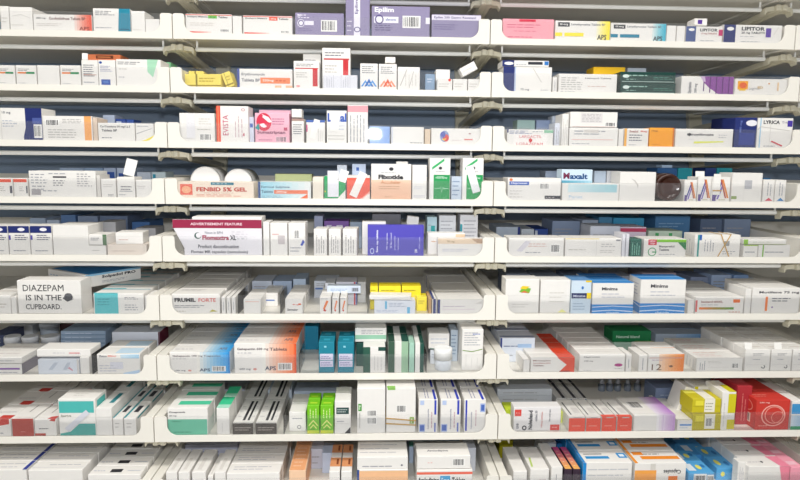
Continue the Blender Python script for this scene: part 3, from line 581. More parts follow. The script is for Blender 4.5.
backs(.07, [(594, 606, 171, '#b6c4d4', 'grey blue carton behind the teal strip carton', []), (606.5, 620, 171, '#d6d8dc', 'pale grey carton behind the teal strip carton', []), (545, 560, 171, '#8c98ac', 'slate grey carton behind the blue tag one', [])], .05)
K(619.8, 656, 172, 'square white carton with a thin curled line', [pg('#c8c4be', (.3, .78), (.42, .72), (.52, .55), (.5, .42), (.48, .55), (.4, .68)), r(0, .6, 1, .61, '#dcd8d2')], d=.055)
def brown_bottle():
    row = 4; u0 = at(row, 655.5, 188, .007)[0]; u1 = at(row, 683, 188, .007)[0]; R_ = (u1-u0)/2
    e = empty('medicine_bottle', local(row, (u0+u1)/2, .009, FLOOR_W+R_+.0004))
    MB().lathe([(R_*.3, .004), (R_*.72, .0035), (R_*.8, 0), (R_*.93, .001), (R_, .007), (R_, .085), (R_*.8, .1), (R_*.45, .108), (R_*.42, .12)], mat('#3a1c12', .12, .6, .1, 30, 'brown_glass'), axis='Y').build('bottle_body', e)
    MB().lathe([(R_*.5, .112), (R_*.5, .132), (R_*.45, .134)], mat('#e8e6e0', .4, .4, .02, name='lid_plastic'), axis='Y').build('bottle_cap', e)
    tag(e, uniq('dark brown glass bottle lying with its base to the front' + where()), 'bottle')
brown_bottle()
def stripes(nm, x0, x1, yt, **k):
    K(x0, x1, yt, nm, [pg('#4a4f9c', (.12, .1), (.5, .85), (.6, .85), (.22, .1)), pg('#8a7ac0', (.28, .1), (.55, .7), (.62, .62), (.38, .1)), pg('#e08a4a', (.52, .9), (.62, .9), (.95, .15), (.85, .15)), pg('#b05a4a', (.44, .9), (.52, .9), (.82, .15), (.74, .15)), ln(.4, .04, .9, .14, 1, '#c8c4a8'), r(.05, .03, .25, .3, '#6a5a94')], d=.05, **k)
stripes('first carton with violet and orange chevron stripes', 684, 697, 180)
stripes('wide carton with violet and orange chevron stripes', 697.8, 711.5, 177, flap=dict(w=.02, h=.012, x=.1, ang=-.1))
stripes('carton with chevron stripes under a paper strip', 712.2, 731, 177, stick=[((.25, .7, .016, .046), {}), ((.28, .45, .02, .003), dict(c='#c8a060', off=.002))])
K(732, 762.5, 173, 'white carton with small grey square mark', [r(.42, .45, .66, .75, '#b8b8bc'), r(.0, .1, .18, .2, '#94a86a'), r(.4, 0, .405, .7, '#c8c4be')], d=.055)
K(763, 774.5, 180, 'white carton with red triangle at its foot', [pg('#d85a6a', (.2, .06), (.55, .2), (.9, .06)), lv(.3, .3, .8, .9, 2)], d=.05)
K(775, 786, 180, 'white carton with blue triangle at its foot', [pg('#4a8ac0', (.2, .06), (.55, .2), (.9, .06)), lv(.3, .3, .8, .9, 2)], d=.05)
backs(.09, [(657, 677, 168, '#2f5f94', 'blue carton behind the brown bottle', []), (677.5, 692, 168, '#2a9aa8', 'teal carton behind the chevron cartons', []), (705, 716, 168, '#27407c', 'navy carton behind the chevron cartons', []), (716.5, 732, 168, '#2a9aa8', 'second teal carton behind the chevron cartons', []), (763, 770, 178, '#3f7fb8', 'blue carton behind the triangle pair', [])], .06)
K(661, 672, 165, 'small pale blue carton lying on blue carton', [], yb=168, v=.1, d=.03, c='#b4cce4')
# ================================================================== fifth row
place(5, 1)
for k, (a, b) in enumerate(((-14, 7.8), (8.4, 29.6), (30.2, 51.8))):
    K(a, b, 226, ['white carton with navy header, cut by photo edge', 'white carton with navy header, middle of three', 'white carton with navy header, right of three'][k], [r(0, .76, 1, 1, NAVY), el(.62, .88, .17, .06, '#eceaf0'), r(0, .52, .1, .68, '#4a3aa0'), ln(.3, .5, .95, .72, 3, '#4a4a6a'), ln(.2, .1, .8, .2, 1), r(.1, .02, .9, .03, '#c8c4c0')], d=.05)
K(52.5, 88.5, 225.5, 'plain white carton taller than its neighbours', [r(0, .58, .9, .6, '#e4dfd8')], d=.075)
K(89, 106.5, 245.5, 'small white carton, lower of two', [ln(.2, .4, .7, .6, 1, '#c0bcb8')], d=.05)
K(89, 107, 234.5, 'small white carton with green end, upper of two', [r(.78, 0, 1, 1, '#5a7a58'), ln(.1, .4, .6, .75, 2, GR)], yb=245, d=.05)
K(107.5, 147, 244.5, 'low beige white carton under a tilted one', [ln(.1, .3, .8, .5, 1, '#d4c4b8')], d=.05, c='#eee2d6')
K(116, 143, 232.5, 'white carton lying askew on the low beige one', [ln(.12, .3, .5, .5, 1, '#c8a8a0')], yb=244.2, v=.012, d=.05, yaw=.1)
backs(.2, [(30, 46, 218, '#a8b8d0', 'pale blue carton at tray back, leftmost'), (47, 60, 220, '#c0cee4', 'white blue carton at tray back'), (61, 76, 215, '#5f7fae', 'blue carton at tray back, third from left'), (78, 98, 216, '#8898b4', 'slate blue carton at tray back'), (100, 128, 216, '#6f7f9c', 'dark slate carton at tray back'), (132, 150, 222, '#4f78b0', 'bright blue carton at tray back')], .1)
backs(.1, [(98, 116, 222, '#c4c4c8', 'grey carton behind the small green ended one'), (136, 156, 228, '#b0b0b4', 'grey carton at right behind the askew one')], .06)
place(5, 2)
def leaflet():
    row = 5; u0 = at(row, 167.5, 225, .002)[0]; u1 = at(row, 262, 225, .012)[0]; v = .0075
    b = at(row, 215, 254.2, v)[1]; a = at(row, 215, 219.5, v)[1]
    b = FLOOR_W+.0003
    xl, xr = u0+.0365-.028, u1
    Wd, H = xr-xl, a-b
    mb = MB()
    pts = [(.125*Wd, 0, 0), (Wd, 0, 0), (Wd, 0, H), (0, 0, H), (0, 0, H*.8), (.125*Wd, 0, H*.2)]
    mb.prism(pts, (0, .0006, 0), mat('#e9e6ea', .5, .3, .02, name='paper'))
    paint(mb, [r(.001, .76, 1, .995, '#9c2448'), t('ADVERTISEMENT FEATURE', .2, .84, .07, '#f0d4dc', .58, .03), el(.28, .55, .04, .09, '#3a5a50'), el(.288, .56, .03, .07, '#e9e6ea'), t('News in BPH', .36, .6, .07, '#9a9aa4', .2), t('Flomaxtra', .33, .43, .13, '#9c2448', .3, .04), t('XL', .64, .43, .13, DK, .07, .04), ln(.72, .44, .86, .5, 1), t('Product discontinuation', .28, .2, .1, '#4a4a54', .46), t('Flomax MR capsules (tamsulosin)', .2, .04, .1, '#4a4a54', .64), ln(.66, .5, .85, .7, 3, '#d8d4da')],
          Vector((0, 0, 0)), Vector((Wd, 0, 0)), Vector((0, 0, H)), Vector((0, -1, 0)))
    o = mb.build('paper_leaflet'); o.matrix_world = local(row, xl, v, b)
    tag(o, uniq('grey advertisement card with maroon header strip standing in the tray front' + where()), 'leaflet')
leaflet()
K(192, 262, 217, 'white carton standing behind the maroon headed card', [], v=.012, d=.05)
K(263, 269.5, 222, 'thin white carton on edge beside the maroon headed card', [], d=.05)
K(270, 287.5, 223, 'white carton with faint pink grey square', [r(.45, .35, .85, .62, '#c8c0c0'), ln(.12, .62, .5, .7, 1, '#d8a0a0')], d=.05)
K(288.2, 305.5, 223, 'white carton with blue swoosh mark', [bc(.35, .5, .65, .8), pg('#3a4fb0', (.7, .32), (.85, .5), (.96, .42), (.82, .3)), ln(.1, .1, .8, .3, 2)], d=.05)
for k, (a, b) in enumerate(((313.5, 327), (328.5, 341), (342.5, 357))):
    K(a, b, 229, ['upright white carton with sideways print, left of three', 'upright white carton with sideways print, middle of three', 'upright white carton with sideways print, right of three'][k], [lv(.15, .1, .85, .85, 4, '#a8a4a4')], d=.05, yaw=-.06)
K(362, 386, 222, 'tall white carton with beige side behind the violet one', [], v=.03, d=.03, L=[r(0, 0, 1, 1, '#dcc8a8')])
K(367.5, 424, 225.3, 'violet blue carton with sideways white lettering', [vt('Beta cap tablets', .15, .12, .045, .72, '#e8e8fa', .03), vt('100 mg tablets', .33, .2, .03, .55, '#d8d8f4'), vt('28 film coated', .4, .25, .03, .5, '#c8c8ee'), vt('propranolol', .47, .2, .03, .45, '#c8c8ee'), vt('hydrochlor', .53, .2, .03, .4, '#c8c8ee'), rg(.08, .16, .035, .1, .7, '#c8d0f0'), vt('28', .84, .1, .045, .12, '#f0f0fa'), vt('with care', .91, .22, .025, .4, '#b8b8ea')], d=.022, c='#4f46b8')
K(403, 415, 217, 'white slip box tilted behind the violet carton', [], v=.06, d=.02, roll=.12)
K(427.5, 465, 233, 'white carton behind a lower carton', [ln(.1, .5, .6, .8, 1, '#d8b090'), r(.75, .75, 1, .95, '#e4c8a8')], v=.035, d=.03)
K(437.5, 484, 238.5, 'white carton with beige top edge', [r(0, .7, 1, 1, '#e8d2b8'), ln(.1, .25, .8, .45, 2, '#c4c4d0'), t('50 mg', .2, .75, .14, '#a89070', .16), pg('#b89a80', (.72, 1), (.85, .75), (1, .75), (1, 1))], d=.022)
backs(.075, [(427, 437, 217, '#b8d4dc', 'pale carton with teal mark, left of upright back three', [r(.4, .5, .8, .75, '#2fa8a8'), ln(.1, .1, .4, .9, 4)]), (439, 456, 215.5, '#d8dade', 'white carton with grey print, middle of upright back three', [ln(.1, .2, .9, .9, 7, '#a8a8b0')]), (460, 478, 215, '#dcdce0', 'white carton with grey print, right of upright back three', [r(0, .55, .12, .75, '#2f9aa8'), ln(.2, .2, .9, .9, 7, '#a8a8b0')])], .05)
backs(.12, [(314, 323, 216, '#a8b0cc', 'grey lilac carton above the upright three'), (324, 349, 221, '#8a62b0', 'purple striped carton above the upright three', [r(.1, .55, .3, .85, '#e4dcf0'), r(.5, .55, .75, .85, '#e4dcf0')]), (372, 401, 214, '#74747c', 'dark grey carton behind the violet carton'), (350, 362, 222, '#aabbd0', 'small pale blue carton left of the violet one')], .06)
place(5, 3)
K(508.5, 564, 238, 'white carton with barcode at its right', [bc(.76, .2, .93, .68), ln(.35, .5, .7, .75, 2, '#d4b0a8'), pg('#dad6dc', (.14, .3), (.3, .85), (.4, .8), (.24, .25)), ln(.3, .15, .6, .3, 1)], d=.055)
K(565, 621.5, 238.3, 'white carton with yellowish top and grey label', [r(0, .94, .6, 1, '#e8d8a8'), r(.55, 0, .555, .9, '#c8c4c0'), ln(.64, .5, .9, .75, 2, '#b8b4b4'), ln(.06, .3, .5, .5, 1, '#c8c4bc'), ln(.62, .2, .95, .4, 2, '#c4c0bc'), r(.9, .86, .98, .94, '#8a8a90')], d=.055)
for k, x in enumerate((622, 625.8)):
    K(x, x+3.4, 234, ['thin white packet on edge, left of the dark green box', 'second thin white packet on edge by the dark green box'][k], [], d=.05, c='#dcdce2')
K(630, 641.5, 239, 'small dark green carton with light squiggles', [lv(.1, .1, .9, .9, 4, '#7ab8a4')], d=.035, c='#0f5f50')
K(643.5, 686, 239, 'white carton with lime strip and green ring', [r(.14, .82, 1, .98, '#7cc02a'), r(.1, .66, .3, .97, '#d0304c'), t('NEW', .13, .82, .1, '#f8e0e4', .14), t('TIP', .14, .69, .09, '#f8e0e4', .12), rg(.2, .28, .1, .24, .82, '#2f9a5a'), r(.2, .24, .3, .3, '#2f9a5a'), t('Bisoprolol', .36, .5, .14, DK, .36), t('Tablets', .36, .34, .12, DK, .24), pg('#2a7f48', (.8, .82), (.98, .4), (1, .4), (1, .82)), ln(.36, .1, .8, .2, 1)], d=.055)
K(695, 741, 235, 'white carton held by a crossed rubber band', [r(.06, .0, .1, 1, '#3f9a94'), r(.1, .75, .15, 1, '#2a5fb0'), lv(.2, .25, .44, .8, 4, '#a0a0a8'), r(.64, .5, .76, .72, '#9a9a98'), ln(.62, .1, .9, .3, 2)], d=.05, vband=[(.52, .78), (.76, .56)], L=[lv(.1, .1, .9, .9, 4)])
K(743, 757.5, 245, 'white carton with lime lower edge, lower left of group', [ln(.1, .3, .8, .6, 1), r(0, .92, 1, 1, '#a8c85a')], d=.05)
K(743, 786, 239.5, 'white and lime carton lying across the lower pair', [r(0, .0, .1, 1, '#8cc03a'), ln(.2, .4, .7, .6, 1, '#b8c4a0'), r(.1, .02, 1, .08, '#c4d88a')], yb=244.6, d=.045)
K(758, 790, 245, 'white carton with lime stripe, lower right of group', [r(.72-.6, 0, .16, 1, '#7cb83a'), ln(.2, .3, .8, .6, 1)], d=.05)
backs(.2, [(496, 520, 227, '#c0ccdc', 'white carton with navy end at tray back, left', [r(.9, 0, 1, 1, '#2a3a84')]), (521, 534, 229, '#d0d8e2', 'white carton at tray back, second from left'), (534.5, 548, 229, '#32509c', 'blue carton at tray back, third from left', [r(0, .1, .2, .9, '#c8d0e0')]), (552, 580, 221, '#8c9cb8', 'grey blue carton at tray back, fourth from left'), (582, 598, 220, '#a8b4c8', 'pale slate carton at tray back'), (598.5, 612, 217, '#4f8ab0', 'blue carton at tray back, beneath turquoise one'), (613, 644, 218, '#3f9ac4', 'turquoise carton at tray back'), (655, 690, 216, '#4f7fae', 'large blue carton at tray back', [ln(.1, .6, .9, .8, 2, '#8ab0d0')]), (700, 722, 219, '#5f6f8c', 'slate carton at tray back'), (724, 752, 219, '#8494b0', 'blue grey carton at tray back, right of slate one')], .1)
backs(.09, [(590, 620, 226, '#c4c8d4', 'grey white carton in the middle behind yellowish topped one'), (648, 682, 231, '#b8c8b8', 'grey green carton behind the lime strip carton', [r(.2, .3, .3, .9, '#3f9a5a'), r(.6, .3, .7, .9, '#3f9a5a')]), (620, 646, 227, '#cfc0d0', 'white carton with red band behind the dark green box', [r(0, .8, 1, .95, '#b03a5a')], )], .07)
# ================================================================== sixth row
place(6, 1)
K(-14, 11, 295, 'white carton beside the handwritten note carton', [ln(.4, .3, .9, .6, 2, '#c8c0b8')], d=.06, n=3, short='white carton left of the handwritten note', T=[r(.0, .6, 1, .7, '#d8d0c8')])
K(11.5, 16.5, 297, 'thin white carton on edge left of the handwritten note', [], d=.05)
K(17, 81, 280.5, 'white carton with handwritten black note', [t('DIAZEPAM', .09, .68, .19, '#1c1c22', .64, .0), t('IS IN THE', .13, .4, .17, '#1c1c22', .56, .012), t('CUPBOARD.', .12, .13, .16, '#1c1c22', .56, .012), el(.8, .5, .07, .1, '#3a3a40'), pg('#3a3a40', (.72, .5), (.8, .4), (.89, .46), (.86, .42), (.78, .36), (.71, .46)), el(.8, .57, .055, .05, '#55555a')], d=.05, v=.009)
_, _, TEAL_H = K(93.5, 144, 293.5, 'white carton with turquoise left half', [r(.02, 0, .49, 1, '#5cc2c8'), ln(.08, .4, .4, .8, 3, '#3a9aa4'), ln(.62, .7, .9, .85, 2, GR), ln(.62, .15, .95, .5, 3)], d=.045, n=7, short='white carton with turquoise left half', T=[r(0, .0, .48, .14, '#5cc2c8'), r(0, .9, 1, 1, '#4f9cb0')])
K(33, 100, 272, 'blue topped white carton with bold dark word lying askew', [ln(.05, .5, .3, .7, 1, '#b0c0d4')], base=FLOOR_W+TEAL_H+.0012, v=.096, d=.135, yaw=-.6, T=[r(0, .06, 1, 1, '#2f86c4')], R=[t('Solpadol PRO', .28, .52, .28, DK, .62, .04), ln(.28, .2, .8, .4, 2), r(0, .86, 1, 1, '#8ac0e0')])
K(145, 158, 296, 'narrow white carton at the right end of the tray', [], d=.06)
place(6, 2)
K(171.5, 220, 294, 'white carton with bold black and red name', [t('FRUMIL', .06, .6, .2, '#1e1e24', .44, .05), t('FORTE', .56, .6, .19, '#d8382c', .36, .01), ln(.06, .3, .7, .46, 2, GR), ln(.05, .08, .3, .2, 1, '#c4bcb0'), pg('#b8b04a', (.78, .1), (.84, .22), (.95, .12))], d=.055, n=6, short='white carton with bold black and red name', T=[ln(.1, .6, .7, .85, 2, '#b4b0ac')], R=[ln(.2, .3, .8, .6, 2)])
for k, x in enumerate((221.5, 226.5, 231.5)):
    K(x, x+4.2, 297, 'thin white carton, %s from the red named one' % ORD[k], [lv(.3, .2, .7, .8, 1)], d=.07, n=3, short='thin carton %s from the red named one' % ORD[k])
K(243.5, 261, 299, 'small white carton with faint pink line', [r(.1, .8, .9, .84, '#e8b8a8')], d=.05, n=2, short='small white carton with faint pink line', R=[lv(.2, .2, .8, .8, 2)])
K(262, 278, 293, 'white carton with blue line in the second rank', [r(.1, .4, .8, .5, '#5a7fc0')], v=.075, d=.05, n=2, short='white carton with blue line')
K(285, 303, 299, 'small white carton with red and black name', [t('40 mg', .42, .55, .12, '#d84a3a', .34), t('Simvador', .12, .2, .15, DK, .6, .03), r(.75, .6, .9, .7, '#e0683a')], d=.05, n=3, short='small white carton with red and black name', R=[lv(.2, .2, .8, .8, 2)])
for nm, a, b in (('leftmost', 319.5, 331), ('middle', 332, 339), ('rightmost', 340, 347)):
    K(a, b, 297, 'small white carton with orange squiggle, %s of three' % nm, [pg('#e8804a', (.3, .3), (.6, .8), (.8, .75), (.45, .25)), pg('#c83a2a', (.3, .2), (.4, .3), (.6, .2), (.5, .12)), ln(.1, .85, .8, .95, 1)], d=.045, n=3, short='orange squiggle carton, %s of three' % nm)
backs(.16, [(252, 272, 281, '#c8d0de', 'pale carton in the back rank, leftmost'), (273, 292, 281, '#a8b8d0', 'blue grey carton in the back rank, second'), (314, 338, 281, '#d4dae4', 'pale carton with blue stripe in the back rank', [r(.05, .5, .9, .6, '#5f7fc0'), ln(.1, .7, .8, .9, 2)]), (293, 306, 279, '#b4c4d8', 'small pale blue carton in the back rank')], .08)
backs(.09, [(325, 335, 283, '#dcdfe6', 'white carton with grey lines, second rank left', ), (336, 357, 282, '#d8d8e2', 'white carton with red edge stripe, second rank', [ln(.1, .4, .7, .9, 4), r(.86, 0, .93, 1, '#c43a4a'), r(.95, 0, 1, 1, '#4a5aa4')]), (357.5, 366, 282, '#dcdcda', 'plain white carton in the second rank, right of red edged', [], .112)], .06)
K(327, 361, 286, 'pale blue carton lying on the orange squiggle ones', [bc(.72, .2, .95, .8, '#c8d0e0'), ln(.1, .3, .6, .7, 2, '#9ab0cc')], v=.06, d=.025, c='#d2dcea', yb=293.5)
for k, (a, b) in enumerate(((370, 378), (378.6, 401), (401.6, 421))):
    K(a, b, 286, ['narrow yellow carton, left of three', 'yellow carton, middle of three', 'yellow carton, right of three'][k], [ln(.1, .75, .8, .9, 1, '#a89820')], v=.045, d=.04, c='#f0dc2a', T=[r(0, .1, 1, .5, '#e4cc1c')])
K(369, 411, 295.5, 'white carton lying over the blue printed one', [ln(.1, .3, .8, .6, 1, '#c8c8d0')], yb=300, v=.008, d=.034, yaw=-.08)
K(374, 415.5, 300.5, 'white carton with pale blue print leaning forward', [r(.26, .35, .31, .95, '#6fb8dc'), ln(.36, .5, .8, .85, 3, '#a8b0c4'), r(.8, 0, .87, .5, '#6fb8dc'), ln(.05, .1, .6, .3, 2, '#b4bcd0')], d=.032, c='#e4e8f0')
K(416.5, 427, 297, 'single yellow carton beside the blue printed one', [ln(.15, .5, .85, .8, 2, '#a89820')], v=.03, d=.04, c='#f2e02a')
K(428.5, 431.5, 299, 'thin tan carton on edge', [], d=.08, c='#c8a070')
K(432, 436.8, 299, 'thin white carton on edge with navy spine', [r(.2, .0, .8, 1, '#2f3a7a')], d=.09, T=[r(.0, 0, .5, 1, '#3a4484')])
K(437.5, 484, 299.5, 'wide white carton with navy spine and faint print', [r(0, 0, .05, 1, '#2f3a7a'), ln(.12, .45, .7, .6, 1, '#c4b4c4'), r(.1, .3, .8, .33, '#d8c4d0'), pg('#d8d4ce', (.8, .7), (.95, .9), (.95, .7))], d=.09, n=4, short='wide white carton with navy spine')
place(6, 3)
K(505.5, 539.5, 279, 'white carton with small green and yellow logo', [pg('#7cb83a', (.4, .62), (.52, .78), (.75, .72), (.7, .58)), pg('#f0d02a', (.42, .72), (.5, .8), (.72, .78), (.6, .7)), pg('#e0703a', (.45, .6), (.55, .66), (.7, .6)), ln(.2, .15, .8, .3, 2, '#d4d0ca')], d=.045, n=1, short='white carton with green and yellow logo', v=.012)
K(540.5, 570.5, 280, 'white carton with faint yellow corner', [pg('#f0ec9a', (.6, .02), (.75, .12), (.9, .02)), ln(.3, .3, .8, .7, 3, '#d8d4cc')], d=.045, n=1, short='white carton with faint yellow corner', v=.012)
K(571.5, 591.5, 280.5, 'pale blue carton with dark band and yellow tag', [r(0, .46, 1, .62, '#2c3560'), r(.78, .45, 1, .63, '#f0d21c'), t('Minims', .1, .5, .07, '#c8cce0', .6), el(.55, .78, .06, .05, '#3a78c0'), r(.7, .95, 1, 1, '#f0d21c'), ln(.1, .1, .8, .35, 3, '#a8bcd0')], d=.06, c='#cfdfec', n=1, short='pale blue carton with dark band', T=[r(0, 0, 1, 1, '#5f90c0')])
MIN = [r(0, 0, 1, .3, '#2f8ad4'), t('Minims', .22, .76, .1, DK, .38, .03), ln(.22, .5, .8, .7, 2, '#c4c4cc'), pg('#cfe4f4', (0, .06), (.5, .1), (1, .05), (1, .08), (.5, .13), (0, .09)), pg('#e8f0f4', (0, .2), (.5, .24), (1, .2), (1, .22), (.5, .26), (0, .22)), t('chauvin', .35, .01, .05, '#cfe4f4', .3)]
TB = [r(0, .0, 1, 1, '#3a8ed2'), r(.0, .5, 1, .56, '#a8cce8')]
K(592.5, 634, 283, 'white carton with blue foot and blue top, left one', MIN, d=.055, n=2, short='blue topped white carton, left queue', T=TB, L=[r(0, 0, 1, .3, '#2f8ad4')])
K(640.5, 686, 279.5, 'white carton with blue foot and blue top, right one', MIN, d=.062, n=1, short='blue topped white carton, right queue', T=TB, L=[r(0, 0, 1, .3, '#2f8ad4'), pg('#e8f0f4', (0, .2), (.5, .24), (1, .2), (1, .22), (.5, .26), (0, .22)), ln(.2, .5, .9, .9, 4, '#b8b8c4')])
K(695, 743.5, 297, 'white carton with orange and green bar', [t('Isotard 60XL', .12, .64, .14, '#8a3a30', .45), ln(.12, .48, .6, .58, 1), g(.08, .24, .8, .38, '#e8803a', '#5f9a3a'), r(.78, .66, .92, .86, '#e8702a'), ln(.7, .05, .95, .15, 1, '#c86a4a'), r(.0, .1, .04, .8, '#d86a6a')], d=.045, n=4, short='white carton with orange green bar', L=[lv(.2, .1, .8, .9, 2)])
K(687.5, 694, 300, 'thin white carton on edge left of the orange green one', [], d=.06)
K(752, 800, 288, 'white carton with orange upright stripe and dark name', [t('Motifene 75 mg', .14, .76, .12, DK, .84), r(.28, .1, .33, .66, '#f0803a'), ln(.42, .45, .9, .65, 2, GR), el(.43, .25, .02, .03, '#8a6aa4')], d=.055, n=2, short='white carton with orange upright stripe', L=[lv(.1, .05, .9, .95, 4, '#d0ccc4')])
K(745, 751.3, 289, 'thin white carton on edge beside the orange striped one', [], d=.07, n=1, short='thin white carton by the orange striped one')
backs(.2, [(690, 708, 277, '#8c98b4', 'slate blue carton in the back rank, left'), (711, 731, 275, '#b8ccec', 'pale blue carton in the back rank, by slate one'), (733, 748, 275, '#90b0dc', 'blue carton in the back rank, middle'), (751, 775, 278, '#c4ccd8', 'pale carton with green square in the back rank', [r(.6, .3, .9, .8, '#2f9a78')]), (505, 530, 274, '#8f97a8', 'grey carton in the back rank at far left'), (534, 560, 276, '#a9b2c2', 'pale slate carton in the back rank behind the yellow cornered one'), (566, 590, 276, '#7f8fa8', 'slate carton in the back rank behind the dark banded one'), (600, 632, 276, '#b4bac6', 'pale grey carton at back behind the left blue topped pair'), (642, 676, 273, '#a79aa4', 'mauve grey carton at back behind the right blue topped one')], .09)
# ================================================================== seventh row
place(7, 1)
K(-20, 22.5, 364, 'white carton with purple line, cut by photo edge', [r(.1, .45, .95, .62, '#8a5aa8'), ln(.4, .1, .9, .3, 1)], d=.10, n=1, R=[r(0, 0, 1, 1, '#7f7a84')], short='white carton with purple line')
K(-20, 22.5, 357.5, 'white carton lying on the purple lined one', [ln(.2, .3, .9, .6, 1)], yb=363.5, d=.10, T=[ln(.1, .2, .9, .9, 3, '#c8b8b8')])
K(38, 79.5, 359.5, 'white carton with diagonal ghost print, lower', [pg('#c4ccd8', (.25, .3), (.4, .8), (.5, .8), (.35, .3)), pg('#c4ccd8', (.6, .3), (.72, .8), (.8, .8), (.7, .3)), pg('#d8a0ac', (.72, .4), (.84, .2), (.84, .3), (.76, .5)), r(.95, 0, 1, 1, '#d8d4d0')], d=.05, c='#dfe4ec')
K(80, 89.5, 357, 'upright white carton beside the ghost printed pair', [], d=.06)
K(37, 91, 349.5, 'white carton lying across the ghost printed one', [ln(.3, .45, .55, .6, 1, '#a8a8b4'), r(.6, .4, .8, .6, '#e0a8a8'), ln(.72, .3, .85, .5, 1)], yb=356.8, d=.05, v=.009)
K(97, 140.5, 354, 'white carton with blue label and red name', [t('Zoton', .05, .84, .1, '#4a4a54', .18, .03), t('30mg', .25, .84, .1, '#e8684a', .2, .03), g(.55, .78, .98, .98, '#cfe4f0', '#a8d0e8'), r(.3, .25, .6, .6, '#dcdce4'), pg('#b8d0e8', (.6, .05), (.98, .2), (.98, .0), (.6, 0)), ln(.05, .1, .5, .5, 3, '#c8c8d0')], d=.05, n=2, short='white carton with blue label', T=[r(.4, .1, .95, .8, '#c4dcec')])
for k, (a, b) in enumerate(((0, 16), (18, 34), (37, 55))):
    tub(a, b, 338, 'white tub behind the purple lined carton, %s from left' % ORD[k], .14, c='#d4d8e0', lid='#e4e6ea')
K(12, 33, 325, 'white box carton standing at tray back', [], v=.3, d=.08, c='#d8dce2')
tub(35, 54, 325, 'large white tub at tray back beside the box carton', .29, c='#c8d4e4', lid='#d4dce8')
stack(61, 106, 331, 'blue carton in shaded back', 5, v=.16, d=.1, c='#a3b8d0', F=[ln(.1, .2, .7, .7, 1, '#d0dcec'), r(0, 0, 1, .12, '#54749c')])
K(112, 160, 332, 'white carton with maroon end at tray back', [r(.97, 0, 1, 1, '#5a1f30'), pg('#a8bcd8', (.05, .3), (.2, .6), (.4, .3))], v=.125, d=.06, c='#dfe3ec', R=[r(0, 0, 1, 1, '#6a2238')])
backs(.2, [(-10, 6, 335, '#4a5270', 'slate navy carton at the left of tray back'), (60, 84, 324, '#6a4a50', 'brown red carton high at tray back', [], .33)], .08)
place(7, 2)
def gab(nm, dose, x0, x1, yt, c0, c1, n, d):
    K(x0, x1, yt, 'white carton with %s gradient end and barcode' % nm, [g(.45, 0, 1, 1, '#f0ede6', c1, 10), pg(c0, (.97, 0), (1, 0), (1, 1), (.97, 1)), t('Gabapentin %s mg' % dose, .05, .76, .1, '#5a4a50', .5, .02), t('Tablets' if dose == '600' else 'Capsules', .57, .76, .1, '#5a4a50', .28), ln(.05, .66, .3, .72, 1), t(dose + ' mg', .08, .1, .08, GR, .18), el(.33, .14, .03, .04, '#d89a90'), t('APS', .49, .1, .14, '#3a4a64', .18, .02), bc(.7, .1, .93, .35)], d=d, n=n, short='white carton with %s gradient' % nm, T=[g(.5, 0, 1, 1, '#e8e6e2', c1), t('APS', .78, .3, .3, '#7a6a70', .14), ln(.05, .3, .4, .6, 1)], R=[r(0, 0, 1, 1, '#f0e4dc' if dose == '600' else '#dbe6f0')])
gab('blue', '100', 169.5, 230, 352, '#2a8ad0', '#3a9ee0', 6, .05)
gab('orange', '600', 234, 296.5, 343.5, '#e0572a', '#f07a4a', 3, .062)
K(303, 318.5, 326, 'tall plain teal carton in the back', [], v=.17, d=.06, c='#1f8cae')
def teal(nm, x0, x1):
    K(x0, x1, 342, nm, [r(.08, .42, .92, .62, '#dcd8ec'), r(.08, .2, .92, .4, '#dcd8ec'), ln(.14, .45, .86, .58, 2, '#8a84b4'), ln(.14, .23, .86, .37, 2, '#8a84b4'), r(.35, .82, .5, .88, '#8ad0e0'), r(0, .02, 1, .03, '#0f5f70')], d=.04, n=2, c='#178399', short=nm, T=[r(.3, .3, .7, .6, '#3aa8c0')])
teal('left teal carton with pale label squares', 318.5, 334.5)
teal('right teal carton with pale label squares', 337.5, 354)
K(355, 386.5, 328, 'white carton with pale green band, upper back', [r(0, .2, 1, .5, '#8fbfa4'), ln(.2, .55, .9, .9, 3)], v=.05, d=.05, yb=342)
K(356, 386, 343, 'dark green carton beneath the pale banded one', [], v=.05, d=.05, c='#1f5148')
K(363, 385.5, 347, 'white carton with dark green left strip', [r(0, 0, .32, 1, '#2a5a4a'), r(.68, .85, 1, 1, '#174a40'), lv(.45, .1, .9, .75, 3, '#d4d0cc')], d=.04)
K(388, 408.5, 341.5, 'white carton striped dark and pale green, left', [r(0, 0, .32, 1, '#3a5a48'), r(.66, 0, 1, 1, '#9cc0a0'), r(.34, 0, .36, 1, '#d8d4c8')], d=.06, n=2, short='left green striped carton', T=[r(0, 0, .32, 1, '#23493a'), r(.66, 0, 1, 1, '#1f4f44')])
K(409, 414.5, 343, 'thin pale green carton on edge', [], d=.06, c='#a8d0bc')
K(415, 424, 343, 'white carton with dark green right strip', [r(.55, 0, 1, 1, '#1f5044')], d=.07, n=2, short='carton with dark green right strip', T=[r(.55, 0, 1, 1, '#1f5044')])
K(428.5, 449.5, 333.5, 'white carton with green curve, upper of back pair', [ln(.1, .3, .9, .8, 2, '#c8ccd4'), pg('#3a7a64', (.05, .06), (.4, .02), (.9, .16), (.9, .13), (.4, 0), (.05, .02))], v=.06, d=.05, yb=349)
K(430, 449.5, 350, 'white carton beneath the green curve one', [ln(.1, .4, .9, .8, 2, '#b8c0cc')], v=.062, d=.05, c='#dfe4ea')
K(450.5, 458, 330, 'pale blue carton beside the white back pair', [ln(.1, .2, .9, .9, 6, '#8098b4')], v=.08, d=.05, c='#c8d4e0')
tub(435, 453.5, 350.5, 'white tub with wide lid standing in front', .012, c='#dfe4ea', lidf=.5)
